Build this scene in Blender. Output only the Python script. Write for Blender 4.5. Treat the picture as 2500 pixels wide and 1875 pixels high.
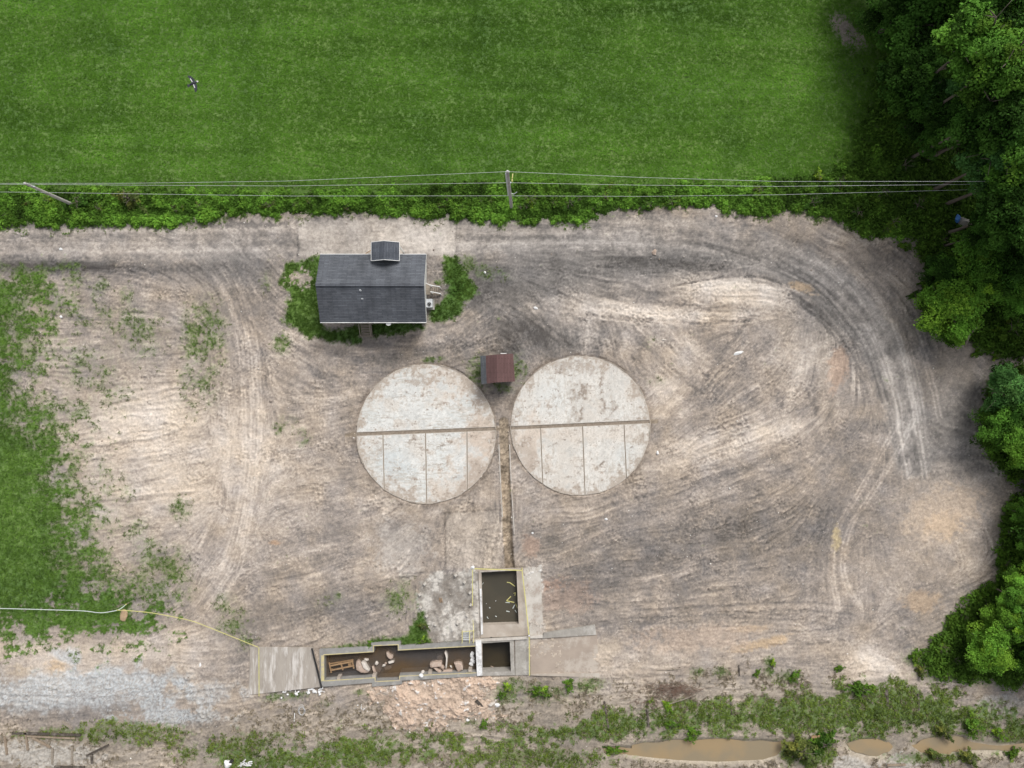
import bpy, math, random
import numpy as np
from mathutils import Vector, Matrix

# ------------------------------------------------------------------ scene, camera, light
for o in list(bpy.data.objects):
    bpy.data.objects.remove(o)
S = bpy.context.scene
COL = S.collection
R = math.radians
H = 69.5                      # drone height; 0.04 m of ground per photo pixel
cam_d = bpy.data.cameras.new("camera")
cam = bpy.data.objects.new("camera", cam_d)
COL.objects.link(cam)
cam.location = (0, 0, H)
cam.rotation_euler = (0, 0, 0)
cam_d.sensor_fit = 'HORIZONTAL'
cam_d.angle = 2*math.atan(50/H)
cam_d.clip_start = 0.5
cam_d.clip_end = 4000
S.camera = cam

SUN_EL, SUN_AZ = 47, 24       # azimuth clockwise from north (+Y)
world = bpy.data.worlds.new("World")
S.world = world
world.use_nodes = True
wn, wl = world.node_tree.nodes, world.node_tree.links
bg = wn["Background"]
sky = wn.new("ShaderNodeTexSky")
sky.sky_type = 'NISHITA'
sky.sun_disc = False
sky.sun_elevation = R(SUN_EL)
sky.sun_rotation = R(SUN_AZ)
sky.dust_density = 3.0
hs = wn.new("ShaderNodeHueSaturation")
hs.inputs['Saturation'].default_value = 0.22     # overcast: nearly colourless sky light
wl.new(sky.outputs[0], hs.inputs['Color'])
wl.new(hs.outputs[0], bg.inputs['Color'])
bg.inputs['Strength'].default_value = 0.110

sun_d = bpy.data.lights.new("sun", 'SUN')
sun_d.energy = 2.0
sun_d.angle = R(25)
sun_d.color = (1.0, 0.96, 0.9)
sun = bpy.data.objects.new("sun", sun_d)
COL.objects.link(sun)
sun.location = (40, 30, 90)
_d = Vector((math.sin(R(SUN_AZ))*math.cos(R(SUN_EL)), math.cos(R(SUN_AZ))*math.cos(R(SUN_EL)), math.sin(R(SUN_EL))))
sun.rotation_euler = _d.to_track_quat('Z', 'Y').to_euler()

S.view_settings.view_transform = 'Standard'
S.view_settings.look = 'None'
S.view_settings.exposure = 0.5
S.view_settings.gamma = 1.0

rnd = random.Random(7)
rng = np.random.default_rng(11)

# ------------------------------------------------------------------ helpers
def W(px, py, z=0.0):
    """photo pixel (2500x1875) of a point at height z -> metres"""
    k = .04*(H-z)/H
    return Vector(((px-1250)*k, (937.5-py)*k, z))

def zoomer(ox, oy, s):
    return lambda X, Y: (ox+X*s, oy+Y*s)
Z1 = zoomer(640, 500, 650/2201)
Z2 = zoomer(560, 1350, 940/2212)
Z3 = zoomer(800, 820, 850/2212)
Z4 = zoomer(0, 1450, 700/2212)
Z5 = zoomer(760, 1530, 440/2212)
Z6 = zoomer(1100, 1360, 240/1327)
ZR = zoomer(2000, 850, 500/1037)
ZB = zoomer(1400, 1500, 1100/2212)
ZL = zoomer(0, 1080, 640/2212)
ZU = zoomer(0, 620, 640/2212)

ORG = {}
def tag(o, label=None, cat=None, group=None, kind=None):
    if label: o['label'] = label
    if cat: o['category'] = cat
    if group: o['group'] = group
    if kind: o['kind'] = kind
    return o

def thing(name, loc, label, cat, group=None):
    o = bpy.data.objects.new(name, None)
    o.empty_display_size = .3
    COL.objects.link(o)
    o.location = loc
    ORG[o.name] = Vector(loc)
    return tag(o, label, cat, group)

class MB:
    def __init__(s):
        s.v, s.f, s.m = [], [], []
    def add(s, vs, fs):
        b = len(s.v)
        s.v += [tuple(v) for v in vs]
        s.f += [tuple(b+i for i in f) for f in fs]
    def box(s, c, d, rz=0, rot=None):
        M = rot if rot is not None else Matrix.Rotation(rz, 3, 'Z')
        c = Vector(c)
        vs = [c + M @ Vector((sx*d[0]/2, sy*d[1]/2, sz*d[2]/2)) for sz in (-1, 1) for sx, sy in ((-1,-1),(1,-1),(1,1),(-1,1))]
        s.add(vs, [(3,2,1,0),(4,5,6,7),(0,1,5,4),(1,2,6,5),(2,3,7,6),(3,0,4,7)])
    def beam(s, a, b, w, h):
        a, b = Vector(a), Vector(b)
        d = b-a
        L = d.length
        q = d.to_track_quat('X', 'Z').to_matrix()
        s.box((a+b)/2, (L, w, h), rot=q)
    def prism(s, poly, z0, z1):
        """poly CCW list of (x,y); z1 may be a list"""
        n = len(poly)
        zt = z1 if isinstance(z1, (list, tuple)) else [z1]*n
        zb = z0 if isinstance(z0, (list, tuple)) else [z0]*n
        vs = [(p[0], p[1], zb[i]) for i, p in enumerate(poly)] + [(p[0], p[1], zt[i]) for i, p in enumerate(poly)]
        s.add(vs, [tuple(range(n-1, -1, -1)), tuple(range(n, 2*n))] + [(i, (i+1) % n, n+(i+1) % n, n+i) for i in range(n)])
    def ring(s, inner, outer, z0i, z0o, z1):
        """inner/outer matching CCW loops; open bottom"""
        n = len(inner)
        vs = [(p[0], p[1], z0o) for p in outer] + [(p[0], p[1], z1) for p in outer] + \
             [(p[0], p[1], z1) for p in inner] + [(p[0], p[1], z0i) for p in inner]
        fs = []
        for i in range(n):
            j = (i+1) % n
            fs += [(i, j, n+j, n+i), (n+i, n+j, 2*n+j, 2*n+i), (2*n+i, 2*n+j, 3*n+j, 3*n+i)]
        s.add(vs, fs)
    def tube(s, pts, r, n=6, cap=True):
        pts = [Vector(p) for p in pts]
        rr = r if isinstance(r, (list, tuple)) else [r]*len(pts)
        vs, fs = [], []
        for i, p in enumerate(pts):
            t = (pts[min(i+1, len(pts)-1)] - pts[max(i-1, 0)]).normalized()
            a = t.orthogonal() if abs(t.z) > .9 else t.cross(Vector((0, 0, 1)))
            a.normalize()
            b = t.cross(a)
            for k in range(n):
                an = 2*math.pi*k/n
                vs.append(p + (a*math.cos(an) + b*math.sin(an))*rr[i])
        for i in range(len(pts)-1):
            for k in range(n):
                k2 = (k+1) % n
                fs.append((i*n+k, i*n+k2, (i+1)*n+k2, (i+1)*n+k))
        if cap:
            fs.append(tuple(range(n-1, -1, -1)))
            e = (len(pts)-1)*n
            fs.append(tuple(range(e, e+n)))
        s.add(vs, fs)
    def rock(s, c, d, seed, rz=0, sub=2, rough=.22):
        r = random.Random(seed)
        import bmesh
        bm = bmesh.new()
        bmesh.ops.create_icosphere(bm, subdivisions=sub, radius=.5)
        planes = [(Vector((r.uniform(-1,1), r.uniform(-1,1), r.uniform(-.6,1))).normalized(), r.uniform(.26,.42)) for _ in range(9)]
        for v in bm.verts:
            for nrm, dd in planes:
                e = v.co.dot(nrm)-dd
                if e > 0: v.co -= nrm*e
            v.co *= 1+r.uniform(-rough, rough)*.25
        M = Matrix.Rotation(rz, 3, 'Z')
        idx = {v: i for i, v in enumerate(bm.verts)}
        s.add([Vector(c)+M @ Vector((v.co.x*d[0]*1.25, v.co.y*d[1]*1.25, v.co.z*d[2]*1.25)) for v in bm.verts],
              [tuple(idx[v] for v in f.verts) for f in bm.faces])
        bm.free()
    def build(s, name, mat, parent=None, smooth=False):
        me = bpy.data.meshes.new(name)
        o = bpy.data.objects.new(name, me)
        COL.objects.link(o)
        if parent is not None:
            off = ORG[parent.name]
            ORG[o.name] = off
            o.parent = parent
        else:
            a = np.array(s.v)
            off = Vector(((a[:,0].min()+a[:,0].max())/2, (a[:,1].min()+a[:,1].max())/2, a[:,2].min()))
            o.location = off
            ORG[o.name] = off
        me.from_pydata([(v[0]-off.x, v[1]-off.y, v[2]-off.z) for v in s.v], [], s.f)
        me.materials.append(mat)
        if smooth:
            me.polygons.foreach_set('use_smooth', [True]*len(me.polygons))
        me.update()
        return o

def np_mesh(name, verts, faces_flat, nside, mat, colors=None, smooth=False, parent=None, loc=(0,0,0), cname='Col'):
    me = bpy.data.meshes.new(name)
    nv, nf = len(verts), len(faces_flat)//nside
    me.vertices.add(nv)
    me.vertices.foreach_set('co', np.ascontiguousarray(verts, dtype=np.float32).ravel())
    me.loops.add(nf*nside)
    me.loops.foreach_set('vertex_index', np.ascontiguousarray(faces_flat, dtype=np.int32))
    me.polygons.add(nf)
    me.polygons.foreach_set('loop_start', np.arange(0, nf*nside, nside, dtype=np.int32))
    if smooth:
        me.polygons.foreach_set('use_smooth', np.ones(nf, dtype=bool))
    if colors is not None:
        at = me.color_attributes.new(cname, 'FLOAT_COLOR', 'POINT')
        c4 = np.ones((nv, 4), dtype=np.float32)
        c4[:, :3] = colors
        at.data.foreach_set('color', c4.ravel())
    me.update(calc_edges=True)
    me.materials.append(mat)
    if name is None:
        return me
    o = bpy.data.objects.new(name, me)
    COL.objects.link(o)
    o.location = loc
    if parent is not None:
        o.parent = parent
    return o

# ------------------------------------------------------------------ materials
def newmat(name):
    m = bpy.data.materials.new(name)
    m.use_nodes = True
    return m, m.node_tree.nodes, m.node_tree.links, m.node_tree.nodes['Principled BSDF']

def mat(name, c1, c2=None, scale=3.0, rough=.85, bump=.0, c3=None, detail=6, stretch=None, spec=.3, metallic=0, scale2=None):
    """noise-mottled surface from c1 to c2, with patches of c3"""
    m, n, l, p = newmat(name)
    p.inputs['Roughness'].default_value = rough
    p.inputs['Specular IOR Level'].default_value = spec
    p.inputs['Metallic'].default_value = metallic
    if c2 is None: c2 = tuple(x*.75 for x in c1)
    tc = n.new('ShaderNodeTexCoord')
    mp = n.new('ShaderNodeMapping')
    l.new(tc.outputs['Object'], mp.inputs['Vector'])
    if stretch: mp.inputs['Scale'].default_value = stretch
    nz = n.new('ShaderNodeTexNoise')
    nz.inputs['Scale'].default_value = scale
    nz.inputs['Detail'].default_value = detail
    nz.inputs['Roughness'].default_value = .65
    l.new(mp.outputs[0], nz.inputs['Vector'])
    cr = n.new('ShaderNodeValToRGB')
    cr.color_ramp.elements[0].position = .35
    cr.color_ramp.elements[1].position = .65
    cr.color_ramp.elements[0].color = (*c1, 1)
    cr.color_ramp.elements[1].color = (*c2, 1)
    l.new(nz.outputs['Fac'], cr.inputs[0])
    out = cr.outputs[0]
    if c3:
        n2 = n.new('ShaderNodeTexNoise')
        n2.inputs['Scale'].default_value = scale2 or scale*.4
        n2.inputs['Detail'].default_value = 8
        n2.inputs['Roughness'].default_value = .7
        l.new(mp.outputs[0], n2.inputs['Vector'])
        r2 = n.new('ShaderNodeValToRGB')
        r2.color_ramp.elements[0].position = .5
        r2.color_ramp.elements[1].position = .62
        l.new(n2.outputs['Fac'], r2.inputs[0])
        mx = n.new('ShaderNodeMix'); mx.data_type = 'RGBA'
        l.new(r2.outputs[0], mx.inputs['Factor'])
        l.new(out, mx.inputs['A'])
        mx.inputs['B'].default_value = (*c3, 1)
        out = mx.outputs['Result']
    l.new(out, p.inputs['Base Color'])
    if bump:
        b = n.new('ShaderNodeBump')
        b.inputs['Strength'].default_value = bump
        b.inputs['Distance'].default_value = .05
        l.new(nz.outputs['Fac'], b.inputs['Height'])
        l.new(b.outputs[0], p.inputs['Normal'])
    return m

def attr_mat(name, rough=.9, noise=None, bump=0, spec=.2, transl=0):
    m, n, l, p = newmat(name)
    p.inputs['Roughness'].default_value = rough
    p.inputs['Specular IOR Level'].default_value = spec
    a = n.new('ShaderNodeVertexColor'); a.layer_name = 'Col'
    out = a.outputs['Color']
    if noise:
        tc = n.new('ShaderNodeTexCoord')
        prev = None
        for sc, lo, hi in noise:
            nz = n.new('ShaderNodeTexNoise')
            nz.inputs['Scale'].default_value = sc
            nz.inputs['Detail'].default_value = 4
            nz.inputs['Roughness'].default_value = .7
            l.new(tc.outputs['Object'], nz.inputs['Vector'])
            mr = n.new('ShaderNodeMapRange')
            mr.inputs['From Min'].default_value = .3
            mr.inputs['From Max'].default_value = .7
            mr.inputs['To Min'].default_value = lo
            mr.inputs['To Max'].default_value = hi
            l.new(nz.outputs['Fac'], mr.inputs['Value'])
            vm = n.new('ShaderNodeVectorMath'); vm.operation = 'SCALE'
            l.new(out, vm.inputs[0])
            l.new(mr.outputs[0], vm.inputs['Scale'])
            out = vm.outputs[0]
            prev = nz
        if bump:
            b = n.new('ShaderNodeBump')
            b.inputs['Strength'].default_value = bump
            b.inputs['Distance'].default_value = .06
            l.new(prev.outputs['Fac'], b.inputs['Height'])
            l.new(b.outputs[0], p.inputs['Normal'])
    l.new(out, p.inputs['Base Color'])
    if transl:
        tr = n.new('ShaderNodeBsdfTranslucent')
        l.new(out, tr.inputs['Color'])
        ms = n.new('ShaderNodeMixShader'); ms.inputs[0].default_value = transl
        l.new(p.outputs[0], ms.inputs[1]); l.new(tr.outputs[0], ms.inputs[2])
        l.new(ms.outputs[0], n['Material Output'].inputs['Surface'])
    return m

M_GROUND = attr_mat('soil', .95, [(1.3, .9, 1.1), (5, .84, 1.16), (17, .82, 1.18)], bump=.6, spec=.12)
M_GRASS = attr_mat('grass_blades', .8, spec=.08, transl=.25)
M_LEAF = attr_mat('leaves', .7, spec=.10, transl=.36)

# ------------------------------------------------------------------ numpy noise and masks
def vnoise(u, v, seed):
    t = np.random.default_rng(seed).random((256, 256)).astype(np.float32)
    iu = np.floor(u); iv = np.floor(v)
    fu = (u-iu).astype(np.float32); fv = (v-iv).astype(np.float32)
    fu = fu*fu*(3-2*fu); fv = fv*fv*(3-2*fv)
    a = iu.astype(np.int32) & 255; b = iv.astype(np.int32) & 255
    a2 = (a+1) & 255; b2 = (b+1) & 255
    return (t[a, b]*(1-fu)+t[a2, b]*fu)*(1-fv) + (t[a, b2]*(1-fu)+t[a2, b2]*fu)*fv

def fbm(u, v, seed, oct=4, gain=.55):
    s = 0; a = 1; tot = 0
    for i in range(oct):
        s = s + a*vnoise(u*2**i+i*17.3, v*2**i+i*9.1, seed+i)
        tot += a; a *= gain
    return s/tot

def sstep(a, b, x):
    t = np.clip((x-a)/(b-a), 0, 1)
    return t*t*(3-2*t)

def poly_sd(X, Y, poly, margin=60):
    """signed distance (px, + inside) to polygon, -margin outside its box"""
    out = np.full(X.shape, -float(margin), dtype=np.float32)
    xs = [p[0] for p in poly]; ys = [p[1] for p in poly]
    sel = (X > min(xs)-margin) & (X < max(xs)+margin) & (Y > min(ys)-margin) & (Y < max(ys)+margin)
    if not sel.any(): return out
    x = X[sel]; y = Y[sel]
    d2 = np.full(x.shape, 1e12, dtype=np.float32); ins = np.zeros(x.shape, dtype=bool)
    n = len(poly)
    for i in range(n):
        ax, ay = poly[i]; bx, by = poly[(i+1) % n]
        ex, ey = bx-ax, by-ay
        L = ex*ex+ey*ey
        if L == 0: continue
        t = np.clip(((x-ax)*ex+(y-ay)*ey)/L, 0, 1)
        d2 = np.minimum(d2, (x-ax-t*ex)**2+(y-ay-t*ey)**2)
        c = (ay > y) != (by > y)
        if ey != 0:
            ins ^= c & (x < ex*(y-ay)/ey+ax)
    d = np.sqrt(d2)
    out[sel] = np.where(ins, d, -d)
    return np.maximum(out, -margin)

def line_d(X, Y, pts, margin=40):
    """distance (px) to a polyline and arclength along it; margin elsewhere"""
    out = np.full(X.shape, float(margin), dtype=np.float32)
    for (ax, ay), (bx, by) in zip(pts[:-1], pts[1:]):
        sel = (X > min(ax, bx)-margin) & (X < max(ax, bx)+margin) & (Y > min(ay, by)-margin) & (Y < max(ay, by)+margin)
        if not sel.any(): continue
        x = X[sel]; y = Y[sel]
        ex, ey = bx-ax, by-ay
        t = np.clip(((x-ax)*ex+(y-ay)*ey)/(ex*ex+ey*ey+1e-9), 0, 1)
        out[sel] = np.minimum(out[sel], np.hypot(x-ax-t*ex, y-ay-t*ey))
    return out

def smooth_line(pts, n=6):
    P = [Vector((p[0], p[1], 0)) for p in pts]
    out = []
    for i in range(len(P)-1):
        p0, p1, p2, p3 = P[max(i-1, 0)], P[i], P[i+1], P[min(i+2, len(P)-1)]
        for k in range(n):
            t = k/n
            q = .5*((2*p1)+(p2-p0)*t+(2*p0-5*p1+4*p2-p3)*t*t+(3*p1-p0-3*p2+p3)*t**3)
            out.append((q.x, q.y))
    out.append((P[-1].x, P[-1].y))
    return out

def offset_line(pts, d):
    out = []
    for i, p in enumerate(pts):
        a = pts[max(i-1, 0)]; b = pts[min(i+1, len(pts)-1)]
        t = Vector((b[0]-a[0], b[1]-a[1])).normalized()
        out.append((p[0]-t.y*d, p[1]+t.x*d))
    return out

# ------------------------------------------------------------------ outlines shared by ground and structures (photo pixels)
IN_BASIN = [Z5(*p) for p in [(158,350),(768,312),(768,238),(1062,225),(1062,293),(2012,242),(2030,560),(1078,603),(1078,655),(790,668),(788,620),(160,660)]]
OUT_BASIN = [Z5(*p) for p in [(98,280),(735,248),(735,200),(1095,182),(1095,235),(2084,172),(2100,606),(1114,662),(1114,706),(745,737),(745,688),(108,740)]]
IN_SQ = [Z6(*p) for p in [(416,1165),(800,1140),(815,1545),(426,1556)]]
OUT_SQ = [Z6(*p) for p in [(406,1126),(852,1096),(868,1596),(422,1606)]]
IN_BIG = [Z6(*p) for p in [(414,204),(890,181),(920,905),(436,920)]]
OUT_BIG = [Z6(*p) for p in [(376,186),(958,150),(1052,1058),(404,1092)]]
PADS = [((1040.5, 1059), 169.5), ((1417, 1039), 169.5)]
ROAD_C = smooth_line([(-900,588),(0,590),(400,588),(900,578),(1300,566),(1600,572),(1800,600),(1960,655),(2080,745),(2170,880),(2215,1020),(2230,1120)])
GREEN_N = [(-2500,555),(350,550),(480,546),(560,527),(800,522),(1000,530),(1200,541),(1420,543),(1490,528),(1510,510),(1640,502),(1700,498),(1760,510),(1850,528),(1950,510),(2040,540),(2120,572),(2225,580),(2250,630),(2270,700),(2240,750),(2265,800),(2330,830),(2400,850),(2440,875),(2520,885),(9000,885),(9000,-6000),(-2500,-6000)]
WOODS_E = [(9000,885),(2445,890),(2412,930),(2392,1000),(2398,1080),(2440,1150),(2500,1170),(2490,1215),(2440,1240),(2445,1330),(2425,1420),(2350,1470),(2300,1540),(2235,1610),(2270,1640),(2360,1660),(2600,1690),(9000,1700)]
POND_A = [ZB(*p) for p in [(150,662),(278,655),(330,640),(480,622),(700,618),(900,622),(1010,625),(1035,650),(1000,690),(930,712),(700,722),(480,712),(330,695),(250,686),(160,682)]]
POND_B = [ZB(*p) for p in [(1350,640),(1420,615),(1530,625),(1560,650),(1520,685),(1440,690),(1380,672)]]
POND_C = [ZB(*p) for p in [(1680,640),(1760,614),(1880,600),(1960,622),(2060,640),(2200,634),(2330,640),(2330,662),(2200,668),(2080,668),(1930,662),(1850,682),(1740,680)]]
HEAP = [Z2(*p) for p in [(800,800),(830,758),(980,766),(1160,735),(1340,705),(1490,715),(1535,760),(1475,830),(1550,870),(1615,945),(1490,962),(1390,925),(1300,985),(1200,1025),(1060,1032),(950,1028),(905,950),(870,872),(815,865)]]

# ------------------------------------------------------------------ ground
step = .1
core_x = np.arange(-57, 57.01, step); core_y = np.arange(-43.5, 43.51, step)
ext = np.cumsum(.16*1.34**np.arange(24))
gx = np.concatenate([core_x[0]-ext[::-1], core_x, core_x[-1]+ext])
gy = np.concatenate([core_y[0]-ext[::-1], core_y, core_y[-1]+ext])
nx, ny = len(gx), len(gy)
GX, GY = np.meshgrid(gx.astype(np.float32), gy.astype(np.float32), indexing='xy')   # [ny,nx]
X = GX/.04+1250; Y = 937.5-GY/.04                                                    # photo pixels on the ground plane

# direction field of the scrapes and wheel marks
ANG = [(300,590,0),(900,580,0),(1300,566,0),(1600,572,3),(1800,600,12),(1960,655,30),(2080,745,44),(2170,880,62),(2215,1020,74),(2235,1150,84),
 (2080,1250,118),(2040,1400,92),(2200,1400,60),(2330,1100,5),(2250,1500,-30),(600,720,66),(612,900,88),(612,1080,92),(590,1250,98),(520,1420,118),
 (520,660,40),(300,680,12),(300,900,-8),(350,1020,-5),(400,1150,-7),(300,1300,-2),(800,1000,-6),(750,1200,-4),(700,1330,-16),(850,1400,-20),(650,1480,-12),
 (1500,1400,-8),(1800,1300,-12),(1500,1250,-14),(1700,1560,-3),(1900,1560,-4),(1650,1000,-42),(1750,880,-45),(1900,880,-58),(1990,900,-72),(1620,1120,-18),
 (1850,1080,-25),(2050,1080,-50),(1500,735,4),(1750,740,3),(1800,690,0),(1640,850,46),(1400,830,85),(1500,820,70),(1290,760,55),(1150,770,-32),(1350,660,8),(1550,650,6),(950,850,-14),
 (720,880,26),(800,790,10),(1245,1250,88),(1330,1240,-8),(1100,1320,-70),(150,1650,-4),(450,1640,-5),(1400,1760,2),(1900,1750,4),(2200,1760,6),(1120,1480,70),(1400,1460,-6)]
vx = np.zeros_like(X); vy = np.zeros_like(X); ws = np.zeros_like(X)
for ax, ay, a in ANG:
    w = 1/((X-ax)**2+(Y-ay)**2+900)**1.35*1e6
    vx += w*math.cos(R(2*a)); vy += w*math.sin(R(2*a)); ws += w
theta = .5*np.arctan2(vy, vx) + (fbm(X/60, Y/60, 31, 4)-.5)*.9
cosT, sinT = np.cos(theta), -np.sin(theta)     # grid rows grow with world y
del vx, vy, ws

def lic(src, length, stride=1.0):
    acc = src.copy(); cnt = 1
    I0, J0 = np.meshgrid(np.arange(ny, dtype=np.float32), np.arange(nx, dtype=np.float32), indexing='ij')
    for sgn in (1, -1):
        i, j = I0.copy(), J0.copy()
        for k in range(length):
            ii = np.clip(i+.5, 0, ny-1).astype(np.int32); jj = np.clip(j+.5, 0, nx-1).astype(np.int32)
            c = cosT[ii, jj]; s = sinT[ii, jj]
            j += sgn*stride*c; i += sgn*stride*s
            ii = np.clip(i+.5, 0, ny-1).astype(np.int32); jj = np.clip(j+.5, 0, nx-1).astype(np.int32)
            acc += src[ii, jj]; cnt += 1
    return acc/cnt
def norm(a):
    return (a-a.mean())/(a.std()+1e-9)
white = rng.random(X.shape).astype(np.float32)
L1 = norm(lic(white, 5, 1.0))                                   # fine scratches
L2 = norm(lic(vnoise(X/5, Y/5, 41)+.5*vnoise(X/2.6, Y/2.6, 42), 14, 1.5))                     # broad scrapes
L3 = norm(lic(vnoise(X/20, Y/20, 43)+.4*vnoise(X/8, Y/8, 44), 15, 2.6))                   # long bands
F1 = norm(fbm(X/120, Y/120, 51, 5)); F2 = norm(fbm(X/26, Y/26, 57, 4)); F3 = norm(fbm(X/6, Y/6, 61, 3)); F4 = norm(vnoise(X/2.6, Y/2.6, 67))

def blob(cx, cy, rx, ry, rot=0):
    c, s = math.cos(R(rot)), math.sin(R(rot))
    dx, dy = X-cx, Y-cy
    return np.exp(-(((dx*c+dy*s)/rx)**2+((-dx*s+dy*c)/ry)**2))
# wobble used to roughen all outlines
wob = (F2*.6+F3*.5)

t = np.full(X.shape, .50, dtype=np.float32)
for b in [(1300,680,190,60,0,-.30),(1150,700,70,55,0,-.26),(1340,830,110,45,0,-.28),(1550,645,230,28,3,-.30),(1930,700,130,55,38,-.26),(1250,780,70,60,40,-.2),
          (1790,705,150,30,4,.42),(1560,765,260,26,2,.36),(1900,730,60,30,20,.2),(1690,850,120,22,45,.30),(1630,960,70,60,0,.42),(1740,960,130,90,-40,-.14),(1950,900,90,90,-60,.16),
          (2050,830,60,50,0,-.1),(1750,1090,230,32,-13,.30),(1450,1230,160,40,-12,.06),(1800,1320,320,95,-10,-.24),(1500,1330,130,60,-10,-.12),(2000,1250,170,130,0,-.12),(2330,1050,90,130,0,-.2),(2250,880,90,120,40,-.12),
          (2290,1260,90,60,-20,.22),(2200,1380,120,80,0,.05),(420,1150,240,170,0,.36),(330,1010,150,70,0,.30),(640,1080,120,140,0,.16),(760,1180,150,80,0,.12),(740,900,140,50,20,.05),
          (700,1480,190,60,-10,-.14),(860,1470,120,70,0,-.14),(620,740,110,90,0,-.16),(560,640,150,40,0,-.2),(330,650,260,20,3,-.22),(80,650,200,22,2,-.42),(760,810,100,22,10,-.08),(860,1130,50,30,0,.1),
          (1000,860,160,40,-12,-.12),(1130,880,60,60,0,-.2),(1600,1590,300,36,-3,.08),(1900,1590,240,40,0,-.04),(2110,1610,60,40,20,.42),(1150,1340,80,90,0,.10),(960,1330,100,70,0,.12),
          (1330,1310,90,60,0,-.1),(1420,1400,110,40,0,-.16),(1640,530,200,18,4,-.06),(2130,570,60,25,30,.40),(2170,610,50,40,30,-.25),(1990,600,80,25,20,-.15),(800,1000,40,60,0,.12),(790,930,40,30,0,-.2),
          (1500,930,60,60,0,-.05),(1230,880,40,80,0,-.3),(180,1620,220,60,0,.16),(520,1620,140,60,0,-.02),(150,1750,200,40,0,-.12),(460,1560,120,50,-10,.14),(860,1640,0.1,0.1,0,0)]:
    if b[2] > 1: t += b[5]*blob(*b[:5])
road_d = line_d(X, Y, ROAD_C, 110)
road = sstep(62, 40, road_d+wob*5)
t = t*(1-.9*road)+.9*road*(.47-.05*sstep(1100, 1500, X))
# ruts along the road
for off, amp in ((-26,.10),(-12,-.12),(4,.06),(12,-.10),(26,.12),(36,-.06)):
    t += road*amp*np.exp(-((line_d(X, Y, offset_line(ROAD_C, off), 30)+F2*1.5)/4.5)**2)
soft = np.clip(.5+F1*.5, .2, 1.4)
calm = np.clip(blob(200,1640,420,90)+.9*blob(2180,1300,190,260)+.9*blob(1650,1580,420,45)+.6*blob(2300,1000,120,160)+.5*blob(700,1300,200,90)+.5*blob(760,1460,160,60), 0, 1)
clean = (1-.72*road)*(1-.62*calm)
t += .10*blob(200,1640,420,85)
pch = np.clip(.55+.5*norm(fbm(X/45, Y/45, 83, 4)), 0, 1.5)          # scrapes show in patches
pch2 = np.clip(.5+.6*norm(fbm(X/30, Y/30, 87, 4)), 0, 1.5)
sw3 = np.tanh(2.4*L3)
rim_l = sum(np.exp(-((L3-c_)/.11)**2) for c_ in (-.55, .35, 1.1)) + .7*sum(np.exp(-((L2-c_)/.16)**2) for c_ in (-.6, .7))
t += clean*(.030*L1*(.4+pch2) + .060*L2*pch + .052*sw3*pch2 - .085*rim_l*np.clip(pch*pch2-.15, 0, 1)) + .045*F1 + .045*F2 + .042*F3 + .03*F4
t += road*(.02*F2+.025*F3+.03*L1)
cr_w = fbm(X/30, Y/30, 101, 3)*14; cr_v = fbm(X/30, Y/30, 105, 3)*14
rg1 = np.abs(2*fbm((X+cr_w)/24, (Y+cr_v)/24, 109, 3)-1); rg2 = np.abs(2*fbm((X-cr_v)/11, (Y+cr_w)/11, 113, 2)-1)
cpatch = np.clip(norm(fbm(X/55, Y/55, 117, 4))*.6+.35, 0, 1.3)*clean
crack = (np.exp(-(rg1/.022)**2)*.8+np.exp(-(rg2/.035)**2)*.5)*cpatch
rough_p = np.clip(norm(fbm(X/60, Y/40, 121, 4))*.6+.3, 0, 1.5)*clean
t += -.12*crack + .026*norm(white)*(.4+.6*rough_p) + .036*F4*rough_p + .042*(norm(vnoise(X/4.2, Y/3.6, 127)))*rough_p
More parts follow.
